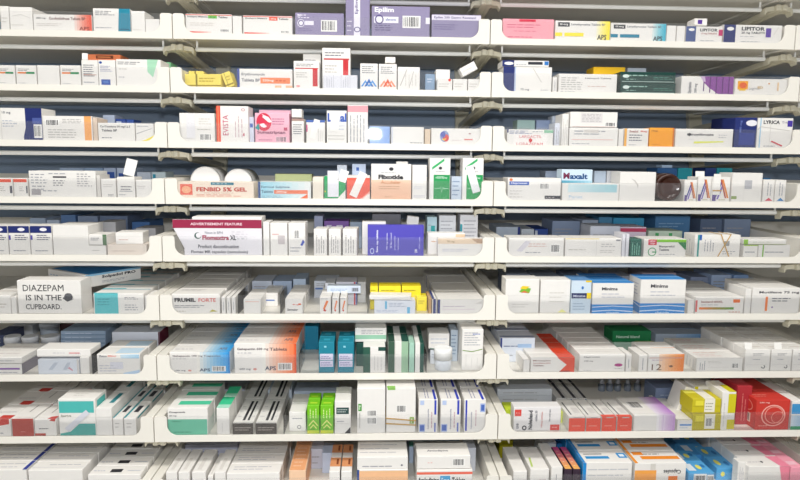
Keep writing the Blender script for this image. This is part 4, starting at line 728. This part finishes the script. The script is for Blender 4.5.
K(462, 483.5, 329.5, 'tall white carton with green curve and grey print', [ln(.1, .6, .9, .95, 6, '#b4b4b8'), pg('#7a9a4a', (.03, .5), (.5, .47), (.97, .53), (.97, .51), (.5, .45), (.03, .48)), ln(.5, .85, .9, .95, 1, '#8a9acc'), lv(.1, .1, .9, .4, 3, '#dcdad4')], d=.045, n=2, short='tall white carton with green curve', v=.02)
place(7, 3)
K(499.5, 535, 338, 'white carton with navy left edge in second rank', [r(0, 0, .05, 1, '#2a3f84'), ln(.1, .6, .9, .75, 1, '#7a84a4'), r(.5, .6, .9, .75, '#a8c4e4'), ln(.1, .2, .5, .4, 1)], v=.075, d=.06, n=3, short='white carton with navy left edge', c='#dce2ec', T=[r(0, .1, 1, .3, '#8a94ac')])
K(530.5, 574.5, 357.5, 'white carton with orange red arrow end', [pg('#e0492c', (.65, 0), (.82, .5), (.6, 1), (1, 1), (1, 0)), t('Mirtazapine', .05, .72, .11, '#7a3a34', .4, .02), t('Orodispersible', .05, .56, .1, '#a8504a', .4), t('Tablets', .05, .4, .1, '#7a3a34', .24), r(.66, .03, .9, .08, '#6a1f14')], d=.035, n=5, short='white carton with orange red end', T=[pg('#e0492c', (.62, 0), (.62, 1), (1, 1), (1, 0))], L=[lv(.2, .1, .8, .9, 1)])
K(523, 529.7, 360, 'thin white carton on edge left of the orange red one', [], d=.06, n=2, short='thin white carton by the orange red one')
K(579, 625, 354, 'white carton with purple oval', [t('Naproxen', .1, .78, .09, '#5a4a54', .34, .02), t('250 mg', .1, .56, .08, '#5a4a54', .2, .02), el(.86, .38, .09, .09, '#b03a84'), ln(.78, .15, .94, .22, 1, GR), ln(.1, .05, .3, .12, 1)], d=.04, n=7, short='white carton with purple oval', T=[ln(.2, .3, .8, .6, 1, '#d4d0ca')])
K(625.8, 631.5, 354, 'thin white carton on edge beside the purple oval one', [lv(.3, .2, .7, .8, 1)], d=.05)
K(612, 651, 331, 'green carton with white sideways word at tray back', [t('Natural blend', .1, .35, .25, '#cfe8d8', .6, .02)], v=.165, d=.055, c='#1c7a48', yb=342)
K(613, 650, 342.5, 'pale mint carton beneath the green one', [], v=.16, d=.06, c='#b8d4c4')
K(648, 684, 354, 'white carton with orange end and large number', [g(.3, 0, 1, 1, '#f4d4b8', '#f08a3a'), t('12', .1, .08, .34, '#6a4a3a', .28, .0), el(.64, .3, .05, .06, '#6a4a3a'), pg('#8a6a54', (.56, .34), (.66, .3), (.72, .34), (.62, .24)), r(.02, .76, .95, .8, '#d0a4a0'), ln(.1, .62, .5, .7, 1, '#b08ab0')], d=.045, n=2, short='carton with orange end and large number', L=[lv(.1, .1, .9, .9, 2)])
K(638.5, 647.4, 355, 'white carton on edge left of the large number', [lv(.3, .1, .7, .9, 1)], d=.06)
K(641, 661, 346, 'olive green carton lying behind the large number carton', [], v=.07, d=.04, c='#8a9a4a', yb=350)
K(696, 742.5, 358, 'white carton with grey square code', [lv(.06, .1, .2, .8, 3), bc(.76, .2, .92, .62), ln(.25, .6, .6, .8, 2, '#c8c4be'), r(.25, .3, .7, .32, '#d4d0ca')], d=.05, n=3, short='white carton with grey square code', T=[ln(.1, .2, .7, .9, 3, '#e0b0a8')], L=[lv(.1, .1, .9, .9, 3)])
for k, (a, b) in enumerate(((745, 770.2), (771, 791.7), (792.5, 816))):
    K(a, b, 349.5, 'white carton with small hook logo, %s in front rank' % ORD[k], [ln(.3, .72, .75, .84, 2, GR), rg(.74, .2, .08, .08, .6, '#3a3a40'), r(.64, .2, .76, .3, W), r(.04, .3, .96, .31, '#d4d0cc'), ln(.3, .5, .6, .6, 1)], d=.045, n=4, short='hook logo carton, %s queue' % ORD[k], T=[r(.1, .4, .8, .5, '#d8d0c8')], flap=dict(w=.016, h=.014, x=.1+.2*(k == 1), ang=-.2) if k < 2 else None)
K(655, 706, 334, 'white and blue carton in the back rank', [g(.4, 0, 1, 1, '#a8c0dc', '#6f9cc8'), ln(.25, .5, .55, .65, 1, '#4a4a6a')], v=.2, d=.05, n=2, short='white and blue carton in the back rank', c='#b4c0d0')
K(712, 750, 331.5, 'pale grey blue carton in the back rank', [t('tablets', .2, .4, .12, '#5a6a84', .5)], v=.2, d=.05, n=3, short='pale grey blue carton', c='#c8d0dc')
# ================================================================== eighth row
place(8, 1)
K(-14, 11, 419, 'white carton with red corner, cut by photo edge', [pg('#c83a30', (.5, .6), (.95, .7), (.95, 1), (.6, 1)), ln(.2, .1, .7, .3, 1)], d=.075, n=4, short='white carton with red corner', T=[r(.5, 0, 1, .25, '#c83a30'), ln(.1, .4, .9, .6, 1)])
K(11.8, 34, 418, 'white carton with brick red front', [r(.02, 0, 1, .97, '#b4463a'), ln(.4, .2, .6, .3, 1, '#e0a098')], d=.075, n=4, short='white carton with brick red front', T=[r(.2, 0, .9, .12, '#e8e0da'), r(.45, .4, .5, .9, '#a8a4a0')])
K(34.6, 56.5, 419, 'white carton with small red foot mark', [r(0, .02, .5, .16, '#b4463a'), ln(.2, .38, .7, .5, 1, DK), pg('#c83a30', (.7, .9), (.95, .85), (1, 1), (.8, 1))], d=.075, n=4, short='white carton with small red foot mark', T=[pg('#c83a30', (.6, 0), (1, 0), (1, .2), (.7, .15)), r(.45, .4, .5, .9, '#a8a4a0')])
K(57.5, 95, 399.5, 'white carton with teal blocks and a slanted slip', [r(.02, .62, .96, .94, '#4fbab4'), pg('#4aa8a0', (.02, 0), (.98, 0), (.98, .32), (.55, .32), (.3, .1), (.02, .05)), t('Spiriva', .06, .5, .07, '#8a8a7a', .28)], d=.055, stick=[((.5, .4, .011, .058, .85), dict(c='#dadae2'))], R=[r(.15, .6, .85, .92, '#4fbab4')], T=[ln(.3, .3, .7, .7, 2, '#c8c4be')])
K(95.8, 112, 408, 'white carton right of the teal block one', [r(0, .66, 1, .67, '#d4d0ca')], d=.09, n=3, short='white carton by the teal block one', T=[r(.5, .3, .8, .9, '#3a8a94')])
for k, (a, b) in enumerate(((113, 123.3), (124, 136.5))):
    K(a, b, 418, 'upright white carton with teal topped stripe, %s' % ('left', 'right')[k], [ln(.2, .4, .7, .8, 2, '#c0bcb8')], d=.085, n=4, short='teal topped stripe carton, %s' % ('left', 'right')[k], T=[r(.0, 0, .14, 1, '#2f9aa4'), r(.35, .35, .75, .75, '#3a3a40')], R=[r(.1, .85, .9, .95, '#2f9aa4')])
place(8, 2)
K(167.5, 208, 408, 'white carton with mint green lower half', [r(0, 0, .98, .58, '#6fc8a8'), t('Omeprazole', .04, .8, .08, DK, .4, .02), t('20 mg', .04, .68, .06, DK, .18), t('Generics', .1, .48, .05, '#3a8a6a', .22), ln(.14, .06, .6, .16, 1, '#4a9a7c')], d=.05, n=3, short='white carton with mint lower half', T=[r(.2, .35, 1, .75, '#4fcaa0')], R=[r(0, 0, 1, .5, '#d8e4dc')])
K(216.5, 229.5, 408, 'white carton with mint green top', [lv(.3, .1, .6, .5, 1, '#d8d4d0')], d=.06, n=2, short='white carton with mint green top', T=[r(.0, .3, 1, 1, '#3fc894'), r(0, 0, 1, .3, '#a8e0c8')])
for k, (a, b) in enumerate(((232.5, 253.5), (255.5, 277))):
    K(a, b, 423, 'white carton with dark brown end, %s one' % ('left', 'right')[k], [r(.0, 0, 1, .98, '#4a423c'), ln(.1, .3, .9, .7, 2, '#a8a098')], d=.13, n=2, short='%s brown ended carton' % ('left', 'right')[k], T=[r(.42, .1, .55, .9, '#2a2a2e'), r(.66, .1, .76, .9, '#2a2a2e'), ln(.8, .2, .95, .8, 3), ln(.1, .2, .3, .8, 3)])
K(195, 245, 389, 'grey blue carton lying far back with barcode', [bc(.05, .2, .22, .8), ln(.3, .5, .9, .8, 1)], v=.25, d=.07, c='#c4c8d4')
K(252, 292, 390, 'pale blue carton far back with dark swoosh', [pg('#5f7f9c', (.1, .3), (.5, .7), (.9, .75), (.5, .6))], v=.2, d=.06, n=2, short='pale blue carton with dark swoosh', c='#c8d2de')
K(294, 338, 391, 'light blue carton far back beside the pale blue one', [ln(.1, .4, .9, .7, 2, '#98acc4')], v=.2, d=.06, c='#c4d0e2')
K(289, 306, 412, 'white carton in the gap before the lime pair', [ln(.2, .6, .8, .75, 1), rg(.6, .22, .12, .1, .7, GR)], v=.02, d=.05, n=2, short='white carton in the gap')
for k, (a, b) in enumerate(((307, 319.5), (320.2, 333.5))):
    K(a, b, 405.5, '%s lime green carton with yellow foot' % ('left', 'right')[k], [g(0, 0, 1, .12, '#d8d83a', '#b8d030'), lv(.15, .55, .85, .9, 3, '#e0f0a0'), pg('#f0f08a', (.1, .3), (.5, .5), (.9, .3), (.85, .27), (.5, .44), (.15, .27)), pg('#f0f08a', (.2, .2), (.5, .34), (.8, .2), (.75, .17), (.5, .29), (.25, .17)), ln(.2, .14, .8, .2, 1, '#4a8a1c')], d=.035, n=2, c='#76c41c', short='%s lime green carton' % ('left', 'right')[k], T=[r(.2, .3, .8, .5, '#b8e03a')])
K(334.5, 351, 401, 'white carton with dark label and black corner', [r(.1, .6, .88, .8, '#2f4a48'), ln(.16, .64, .8, .77, 2, '#c0ccc8'), pg('#2a2a2e', (.6, 0), (.98, 0), (.98, .2)), r(.1, .3, .9, .31, '#d0ccc8'), ln(.15, .34, .6, .42, 1)], d=.04, n=2, short='white carton with dark label')
K(357, 385.5, 388.5, 'tall white carton with green tag and two barcodes', [r(.04, .5, .16, .66, '#4a9a3a'), vt('mg', .06, .53, .07, .1, '#e0f0d8'), bc(.35, .38, .7, .52), bc(.35, .2, .7, .36), vt('simvastatin', .06, .12, .05, .34, '#a8a8a0')], d=.06, n=2, short='tall carton with green tag', T=[r(.1, .5, .9, .52, '#d4d0ca')])
K(386.3, 416, 388.5, 'tall white carton with a doubled rubber band', [bc(.34, .45, .68, .62), r(.04, .96, .3, 1, '#8ac05a'), r(.8, .2, .95, .35, '#8aa84a'), vt('mg', .84, .22, .06, .1, '#e0f0d8')], d=.06, band=[(.33, .27), (.21, .17)], T=[r(.02, 0, .3, .2, '#8ac05a')])
for k, (a, b) in enumerate(((418.5, 438), (440.5, 461), (464, 486))):
    K(a, b, 399.5, '%s white carton with blue spine and square' % ('left', 'middle', 'right')[k], [r(.04, .03, .34, .26, '#a8b8e0'), r(.08, .06, .3, .23, '#4a6ab8'), r(.08, .84, .28, .97, '#b8c8e8'), r(.82, .55, .92, .98, '#2f3fb4'), vt('Lansoprazole', .46, .12, .09, .6, '#6a6a8a'), r(.82, .03, .9, .3, '#6a78c0'), lv(.62, .15, .76, .8, 1, '#c49aa8')] if k < 2 else [r(.06, .05, .14, .98, '#2f3fb4'), vt('Lansoprazole', .3, .12, .09, .5, '#8a8aa0'), lv(.5, .2, .6, .7, 1, '#c49aa8'), r(.74, .62, .97, .88, '#a8b8e0'), r(.78, .66, .93, .84, '#4a6ab8')], d=.07, n=3, short='%s white carton with blue spine' % ('left', 'middle', 'right')[k], T=[r(.8, 0, .92, .8, '#2f3fb4'), lv(.3, .1, .6, .9, 2, '#9a9ab4')])
place(8, 3)
K(513.5, 561, 407, 'white carton with red squares and sideways print', [r(.02, .62, .16, .9, '#d8473f'), r(.78, .02, .98, .26, '#d8473f'), ln(.05, .7, .13, .84, 1, '#f0c8c4'), ln(.82, .1, .94, .2, 1, '#f0c8c4'), vt('Nolvadex-d', .31, .06, .09, .8, DK, .04), rg(.23, .13, .05, .1, .5, DK), vt('tablets 30', .45, .4, .05, .45, GR), vt('10mg tablets', .58, .15, .04, .65, '#c86a64'), vt('for oral use', .74, .4, .04, .5, GR), vt('use', .06, .1, .05, .22, GR)], d=.03, v=.012, c='#e6e3e2')
K(505, 515, 409, 'lime yellow carton behind the red squared one, left', [], v=.05, d=.04, c='#c8dc3a')
K(555, 567.5, 412, 'lime yellow carton behind the red squared one, right', [lv(.2, .1, .8, .8, 2, '#7ca02a')], v=.05, d=.04, c='#d8e06a')
for k, (a, b) in enumerate(((568.5, 585), (585.8, 600.5), (601.3, 616), (616.8, 631.8))):
    K(a, b, 417, '%s white carton with orange red end' % ORD[k], [r(0, .0, 1, .92 if k < 2 else 1, '#ea4f36'), ln(.2, .3, .8, .5, 1, '#f09a88'), r(.3, .93, .8, .99, '#c8c4c0')] , d=.1, n=1, short='%s orange red ended carton' % ORD[k], T=[r(.2, 0, .28, .8, '#5a5a5e'), r(.0, 0, 1, .12, '#ea4f36' if k > 1 else '#e8e2de'), r(.5, .2, .9, .5, '#d8d4d0')])
for k, (a, b) in enumerate(((556, 566), (566.8, 577), (577.8, 587))):
    K(a, b, 398, 'slate ended white carton in the second rank, %s' % ORD[k], [r(.05, .1, .95, .9, '#8090ac')], v=.14, d=.1, n=2, short='slate ended carton, second rank, %s' % ORD[k], T=[r(.6, 0, .9, 1, '#4a4a50')])
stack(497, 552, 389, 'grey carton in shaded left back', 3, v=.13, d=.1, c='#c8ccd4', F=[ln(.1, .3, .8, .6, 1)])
K(633.5, 675, 415, 'white carton with violet end and barcode top', [g(.55, .0, 1, 1, '#f2eef0', '#c8a0d4'), g(.7, .0, .74, 1, '#d8c0e0', '#e8dcec', 2)], d=.1, n=1, short='white carton with violet end', T=[bc(.1, .35, .45, .75), g(.55, 0, 1, 1, '#e8e0ec', '#b884cc')])
K(677, 692, 420, 'white carton with blue dash', [r(.15, .45, .95, .62, '#6f9cd4'), ln(.15, .2, .7, .35, 1, '#a8bcd4')], d=.07, n=2, short='white carton with blue dash', L=[lv(.2, .1, .8, .9, 1)])
def dropper(x, yt, v, k):
    row = 8; u = at(row, x, yt, v)[0]; H = at(row, x, yt, v)[1]-FLOOR_W; R_ = .0085
    e = empty('dropper_bottle', local(row, u, v, FLOOR_W+.0003))
    MB().lathe([(R_*.9, 0), (R_, .002), (R_, H*.55), (R_*.55, H*.66)], mat('#7f8794', .35, .5, .03, name='bottle_plastic'), 20).build('bottle_body', e)
    MB().lathe([(R_*.62, H*.64), (R_*.6, H*.78), (R_*.28, H)], mat('#c9cdd6', .35, .5, .03, name='cap_plastic'), 20).build('bottle_cap', e)
    tag(e, uniq('dropper bottle with pale cone cap, %s from left' % ORD[k] + where()), 'bottle', 'dropper bottles in the shade')
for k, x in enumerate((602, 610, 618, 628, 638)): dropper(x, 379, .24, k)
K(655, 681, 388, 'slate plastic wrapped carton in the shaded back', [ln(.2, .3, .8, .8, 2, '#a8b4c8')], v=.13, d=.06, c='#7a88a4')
K(675, 686, 388, 'white carton leaning against the yellow stack', [lv(.2, .1, .8, .9, 2)], v=.06, d=.05, roll=.3)
YLW = [r(0, .5, 1, .52, '#a89a1c'), r(.42, .0, .78, 1, '#eeeadc'), r(.1, .55, .38, .9, '#e8dc40'), ln(.46, .2, .74, .8, 3, '#a0a084'), r(.0, 0, 1, .1, '#b8a818')]
K(692, 721, 414, 'yellow carton with white label, lower of two', YLW + [bc(.46, .2, .7, .8)], d=.05, c='#c4b61c')
K(692, 721, 399, 'yellow carton with white label, upper of two', YLW, yb=413.6, d=.055, c='#cbbd22', T=[r(.42, 0, .78, 1, '#eeeadc'), r(0, .6, .4, .9, '#f0e85a')])
K(694, 712, 386.5, 'white and yellow carton behind the yellow stack', [r(0, .7, .2, 1, '#d4c81e'), r(.85, .7, 1, 1, '#c8bc1c'), ln(.3, .3, .75, .7, 1, '#a0a084')], v=.064, d=.05, T=[ln(.2, .2, .8, .8, 3, '#b0aa84')])
K(722, 736, 392, 'tall white carton with yellow blocks', [r(.45, .45, 1, .95, '#d4c81e'), r(.45, .03, 1, .28, '#d4c81e'), lv(.1, .1, .3, .8, 1, '#d4d0ca')], d=.07, T=[r(.5, 0, 1, .6, '#d4c81e')])
K(756, 790, 400, 'red carton with large ring print', [rg(.52, .48, .36, .36, .9, '#f6b0a4'), rg(.54, .5, .28, .29, .9, '#f09a8c'), t('200 mg', .08, .88, .06, '#f6c8c0', .3), ln(.1, .1, .4, .2, 1, '#f09a8c'), rg(.66, .42, .2, .2, .9, '#f09a8c')], d=.06, n=3, c='#cf3a30', short='red carton with ring print', L=[bc(.2, .15, .7, .45, '#f0d8c8'), rg(.5, .7, .3, .18, .85, '#f09a8c')], T=[ln(.1, .3, .6, .6, 2, '#f09a8c')])
K(737, 752, 386, 'dark red carton on edge left of the ring printed one', v=.035, d=.08, c='#b03038', F=[lv(.3, .1, .7, .9, 2, '#d07a74')])
K(791.5, 803, 401, 'white and blue carton at the right photo edge', [r(0, .55, 1, .9, '#3f94cc'), r(0, .0, 1, .12, '#2f9a6a'), g(.0, .12, 1, .5, '#d8e4f0', '#a8c8e0')], d=.055, n=2, short='white and blue edge carton')
# ================================================================== bottom row
place(9, 1)
K(-30, 27, 470, 'white carton with faint pink lines at the left', [ln(.3, .4, .9, .7, 2, '#d8a8a8')], d=.038, n=8, short='white carton with faint pink lines', T=[ln(.1, .2, .9, .9, 2, '#b8b8c0'), r(.93, 0, 1, 1, '#2f3f94')])
K(28.5, 83, 470, 'white carton with pale grey dots', [ln(.1, .4, .7, .7, 2, '#c8c4be'), el(.6, .5, .02, .08, GR)], d=.036, n=8, short='white carton with pale grey dots', T=[r(.02, .3, .98, .33, '#c4c4ca'), ln(.3, .5, .9, .8, 1, '#b8b8c0')], R=[ln(.2, .3, .8, .6, 1)])
K(88, 147, 474.5, 'white carton with dark violet foot and black dash', [r(.0, .1, 1, .5, '#3a2f6a'), ln(.1, .6, .6, .9, 1)], d=.036, n=9, short='white carton with black dash', T=[r(.38, .25, .6, .62, '#2f2f34'), ln(.05, .3, .3, .7, 1, '#a8acc0'), r(.7, .4, .95, .46, '#b8bcc8')])
place(9, 2)
for k, (a, b, w_) in enumerate(((166, 177.5, 'first'), (178.5, 190, 'second'), (192, 206, 'third'), (208, 213.5, 'fourth'), (214.5, 226, 'fifth'))):
    K(a, b, 472 if k != 3 else 476, '%s narrow white carton from the left' % w_.capitalize() if False else 'narrow white carton, %s from the left' % w_, [ln(.2, .3, .8, .6, 1, '#c8a8a0')], d=.1, n=1, short='narrow white carton, %s from left' % w_, R=[ln(.1, .2, .9, .8, 2)], T=[r(.3, .1, .6, .6, '#dcd8d2')])
K(180, 238, 445, 'pale lilac carton standing across the left back', [ln(.3, .3, .7, .7, 2, '#9a9cb8')], v=.16, d=.06, c='#d0d2e4', n=1, short='pale lilac carton across the back')
K(226.5, 280, 473, 'white carton with pink spot', [el(.1, .3, .05, .16, '#f0a8a0'), ln(.25, .3, .8, .7, 2)], d=.04, n=5, short='white carton with pink spot', T=[ln(.1, .3, .9, .8, 2, '#b4b4be')], R=[ln(.1, .2, .9, .8, 2)])
K(238, 292, 449, 'grey blue carton lying behind the pink spotted queue', [ln(.1, .3, .9, .7, 2, '#8a98b0')], v=.21, d=.07, n=2, short='grey blue carton behind the pink spots', c='#ccd4e0')
K(289, 306, 470, 'peach carton with orange dotted sides', [ln(.2, .3, .8, .7, 2, '#d88a5a')], d=.12, c='#f4cdaa', n=2, short='peach carton with dotted sides', T=[r(.05, .0, .95, 1, '#eaa878'), ln(.2, .1, .8, .9, 6, '#f8dcc0')], R=[r(0, .2, 1, .8, '#eaa878')], yaw=-.0)
K(309, 323, 449, 'white bag like carton leaning at the middle back', [ln(.2, .2, .8, .8, 2)], v=.12, d=.05, c='#d4d8e6')
K(322, 333, 453, 'pale blue carton beside the leaning one', [], v=.1, d=.05, c='#c8d4ea')
for k, (a, b) in enumerate(((329, 340), (341, 352))):
    K(a, b, 471.5, 'small carton with orange end and green foot, %s' % ('left', 'right')[k], [r(.1, .0, .7, .16, '#4aa86a'), ln(.2, .3, .8, .5, 1)], d=.06, n=2, short='orange topped small carton, %s' % ('left', 'right')[k], T=[r(0, .35, 1, 1, '#e09a6a'), r(.6, .5, .8, .9, '#8a4a2a')])
K(357, 408, 469.5, 'peach fronted carton, lower of the middle stack', [r(.04, 0, 1, .95, '#f2c093'), r(0, 0, .04, 1, '#2f4f94')], d=.08)
K(357, 408, 457, 'white carton on the peach fronted one, middle of stack', [ln(.1, .1, .7, .4, 1), el(.88, .3, .02, .08, GR)], yb=469, v=.009, d=.075, T=[ln(.05, .2, .9, .9, 3, '#b4b4bc')])
K(358, 406, 449, 'white carton in the rank behind the peach stack', [t('200 mg tablets', .3, .3, .14, GR, .5)], v=.1, d=.05, n=2, short='white carton behind the peach stack', c='#dfe2e6')
K(416.5, 472.5, 470, 'white carton with red line and blue strength mark', [r(0, .82, 1, .92, '#e8705a'), t('Amlodipine', .02, .42, .28, DK, .38, .04), r(.42, .38, .6, .76, '#3aa0d4'), t('5mg', .44, .44, .24, '#e8f4fa', .14), t('Tablets', .63, .42, .28, DK, .24, .03), ln(.02, .12, .5, .3, 1)], d=.065, n=2, short='white carton with red line', T=[ln(.2, .3, .8, .6, 1)])
K(417, 470.5, 456, 'white carton lying across the red lined one', [bc(.66, .2, .9, .8), ln(.2, .4, .3, .6, 1, '#e8a09a')], yb=468.8, v=.01, d=.06, T=[t('Amlodipine', .2, .3, .16, GR, .4)])
K(409, 461, 446.5, 'pale blue carton standing behind the red lined stack', [ln(.2, .5, .8, .7, 1, '#8aa0bc')], v=.142, d=.05, n=2, short='pale blue carton behind red line', c='#c4d4e8', T=[r(0, 0, 1, .5, '#6fb8a8')])
K(466, 476, 448, 'narrow pale carton at the right of the back rank', [lv(.3, .1, .6, .8, 1, '#8090b4')], v=.1, d=.06, c='#d4d8e2')
place(9, 3)
K(513, 527, 471, 'white carton with grey sides at left end', [ln(.3, .2, .8, .7, 1, '#c8a8a0')], d=.11, n=1, short='white carton with grey sides')
K(530, 549, 469, 'white carton with lime seam', [ln(.5, .2, .9, .7, 2, '#c8a8a0')], d=.1, n=1, short='white carton with lime seam', T=[pg('#b8d06a', (.1, .1), (.2, .5), (.3, .5), (.2, .1))])
K(551, 562.5, 467, 'white carton left of the pink and black pair', [lv(.3, .2, .7, .8, 1)], d=.11, n=1, short='white carton left of pink pair')
for k, (a, b) in enumerate(((564, 572), (572.6, 580.5))):
    K(a, b, 469, 'dark carton with pink to yellow top, %s' % ('left', 'right')[k], [ln(.2, .2, .8, .6, 1, '#8a6a8a')], d=.10, c='#3a2a3a', n=1, T=[gv(.08, .0, .92, 1, '#f0b060', '#d85a94'), ln(.3, .1, .7, .9, 5, '#f8dcc8')])
K(499, 513, 441, 'olive carton in the left corner of the back', [], v=.16, d=.06, c='#b0a820')
K(541, 556, 442, 'white carton tipped in the back rank', [ln(.2, .3, .8, .7, 2)], v=.14, d=.06, c='#dcdee4')
K(556.5, 565, 443, 'blue carton in the back rank beside the tipped one', [], v=.15, d=.06, c='#2f78b8')
K(582.5, 632, 462.5, 'white carton with bright blue edge', [r(0, 0, .07, 1, '#1f8ad0'), ln(.1, .3, .95, .9, 3, '#c8c8cc')], d=.055, n=5, short='white carton with bright blue edge', T=[r(0, 0, .05, 1, '#1f8ad0'), r(.12, .3, .6, .5, '#2f94d4'), r(.8, .35, .98, .75, '#2f94d4'), r(.84, .45, .94, .65, '#e8f0f8'), r(.12, .65, .5, .7, DK)], L=[r(0, 0, 1, 1, '#1f8ad0')])
K(634.5, 686, 463, 'white carton with orange block and upside down name', [r(.0, .0, .42, .75, '#f4a850'), ut('Omeprazole', .5, .1, .2, DK, .44), ut('Capsules', .56, .62, .18, DK, .34), r(.66, .36, .84, .54, '#f0802a'), r(.3, .75, .4, .98, '#d8d4cc')], d=.055, n=5, short='white carton with orange block', T=[r(0, 0, .06, 1, '#f09a3a'), r(.2, .3, .95, .55, '#f0902a'), r(.1, .65, .3, .9, '#f0902a'), ln(.3, .65, .7, .8, 1, DK)])
K(688, 714, 473, 'blue carton with barcode label', [bc(.2, .05, .7, .95), bc(.72, .1, .98, .9)], d=.05, n=2, c='#58a8dc', short='blue carton with barcode label', T=[r(.1, .2, .4, .8, '#e0e8ee'), el(.6, .5, .1, .2, '#e8e070'), el(.8, .6, .08, .15, '#2f78b8')])
K(688, 712, 455, 'blue carton with white slip lying behind', [r(0, 0, 1, .2, '#2f84c4')], v=.115, d=.06, n=2, c='#4f9ed8', short='blue carton with white slip', T=[r(.05, .3, .35, .8, '#dce4ea'), el(.7, .5, .12, .2, '#e8e070')])
K(716, 737, 468, 'blue carton with yellow spots next to white strip', [el(.3, .5, .1, .2, '#e8e070')], v=.05, d=.05, n=2, c='#58a8dc', short='blue carton with yellow spots', T=[el(.3, .5, .12, .25, '#e8e070'), el(.7, .4, .1, .2, '#2f78b8')])
K(737.5, 746, 462, 'upright white carton strip with ruled lines', [lv(.2, .1, .8, .9, 4, '#c4c4c8')], v=.02, d=.02)
K(748, 789, 466.5, 'white carton with pink right corner', [pg('#f08aa0', (.88, 0), (1, 0), (1, 1), (.75, 1)), ln(.2, .3, .6, .6, 1, '#d4d0ca')], d=.05, n=5, short='white carton with pink right corner', T=[pg('#ee8aa2', (.78, 0), (1, 0), (1, .9), (.7, .9)), el(.45, .4, .03, .08, DK), ln(.1, .3, .5, .6, 1, '#c0bcc0')])
K(790, 803, 467, 'pink carton at the right photo edge', [], d=.05, n=4, c='#f2a2b4', short='pink carton at the right edge', T=[r(.1, .2, .8, .5, '#f6c4d0')])

# ------------------------------------------------------------------ clear divider plates inside the trays
for row, col, x in ((6, 2, 239), (6, 2, 281), (6, 2, 367.8), (7, 2, 299.7), (7, 2, 426), (8, 2, 284), (7, 1, 93.3)): divider(row, col, x)
# ------------------------------------------------------------------ light and camera
def area(name, loc, target, sx, sy, power, color=(1, 1, 1)):
    l = bpy.data.lights.new(name, 'AREA'); l.shape = 'RECTANGLE'; l.size = sx; l.size_y = sy; l.energy = power; l.color = color
    o = bpy.data.objects.new(name, l); COL.objects.link(o); o.location = loc
    o.rotation_euler = (Vector(target)-Vector(loc)).to_track_quat('-Z', 'Y').to_euler()
    return o
area('ceiling_light', (.4, -1.55, 3.22), (.4, -1.1, 0), 3.4, .4, 62, (1, .975, .935))
area('ceiling_light', (.4, -2.7, 3.22), (.4, -1.6, 0), 3.4, .4, 46, (1, .975, .935))
area('low_fill_light', (.4, -3.0, .95), (.4, 0, 1.75), 3.2, 1.3, 19, (.97, .98, 1))  # added low fill, no real window: stands in for bounce from floor and counter
area('camera_flash', CAM + Vector((.0, .02, .115)), CAM + Vector((0, 2, .3)), .05, .03, 8, (.95, .97, 1))
w = bpy.data.worlds.new('world'); S.world = w; w.use_nodes = True
bg = w.node_tree.nodes['Background']; bg.inputs['Color'].default_value = (.78, .88, 1, 1); bg.inputs['Strength'].default_value = .24
cam = bpy.data.cameras.new('camera'); cam.sensor_width = 36; cam.lens = FPX*36/800; cam.clip_start = .02
co = bpy.data.objects.new('camera', cam); COL.objects.link(co)
M = Matrix((_rt, _up, -_fw)).transposed().to_4x4(); M.translation = CAM
co.matrix_world = M; S.camera = co
S.view_settings.view_transform = 'Standard'; S.view_settings.look = 'None'
S.view_settings.gamma = 1; S.view_settings.use_curve_mapping = False; S.view_settings.exposure = -0.3
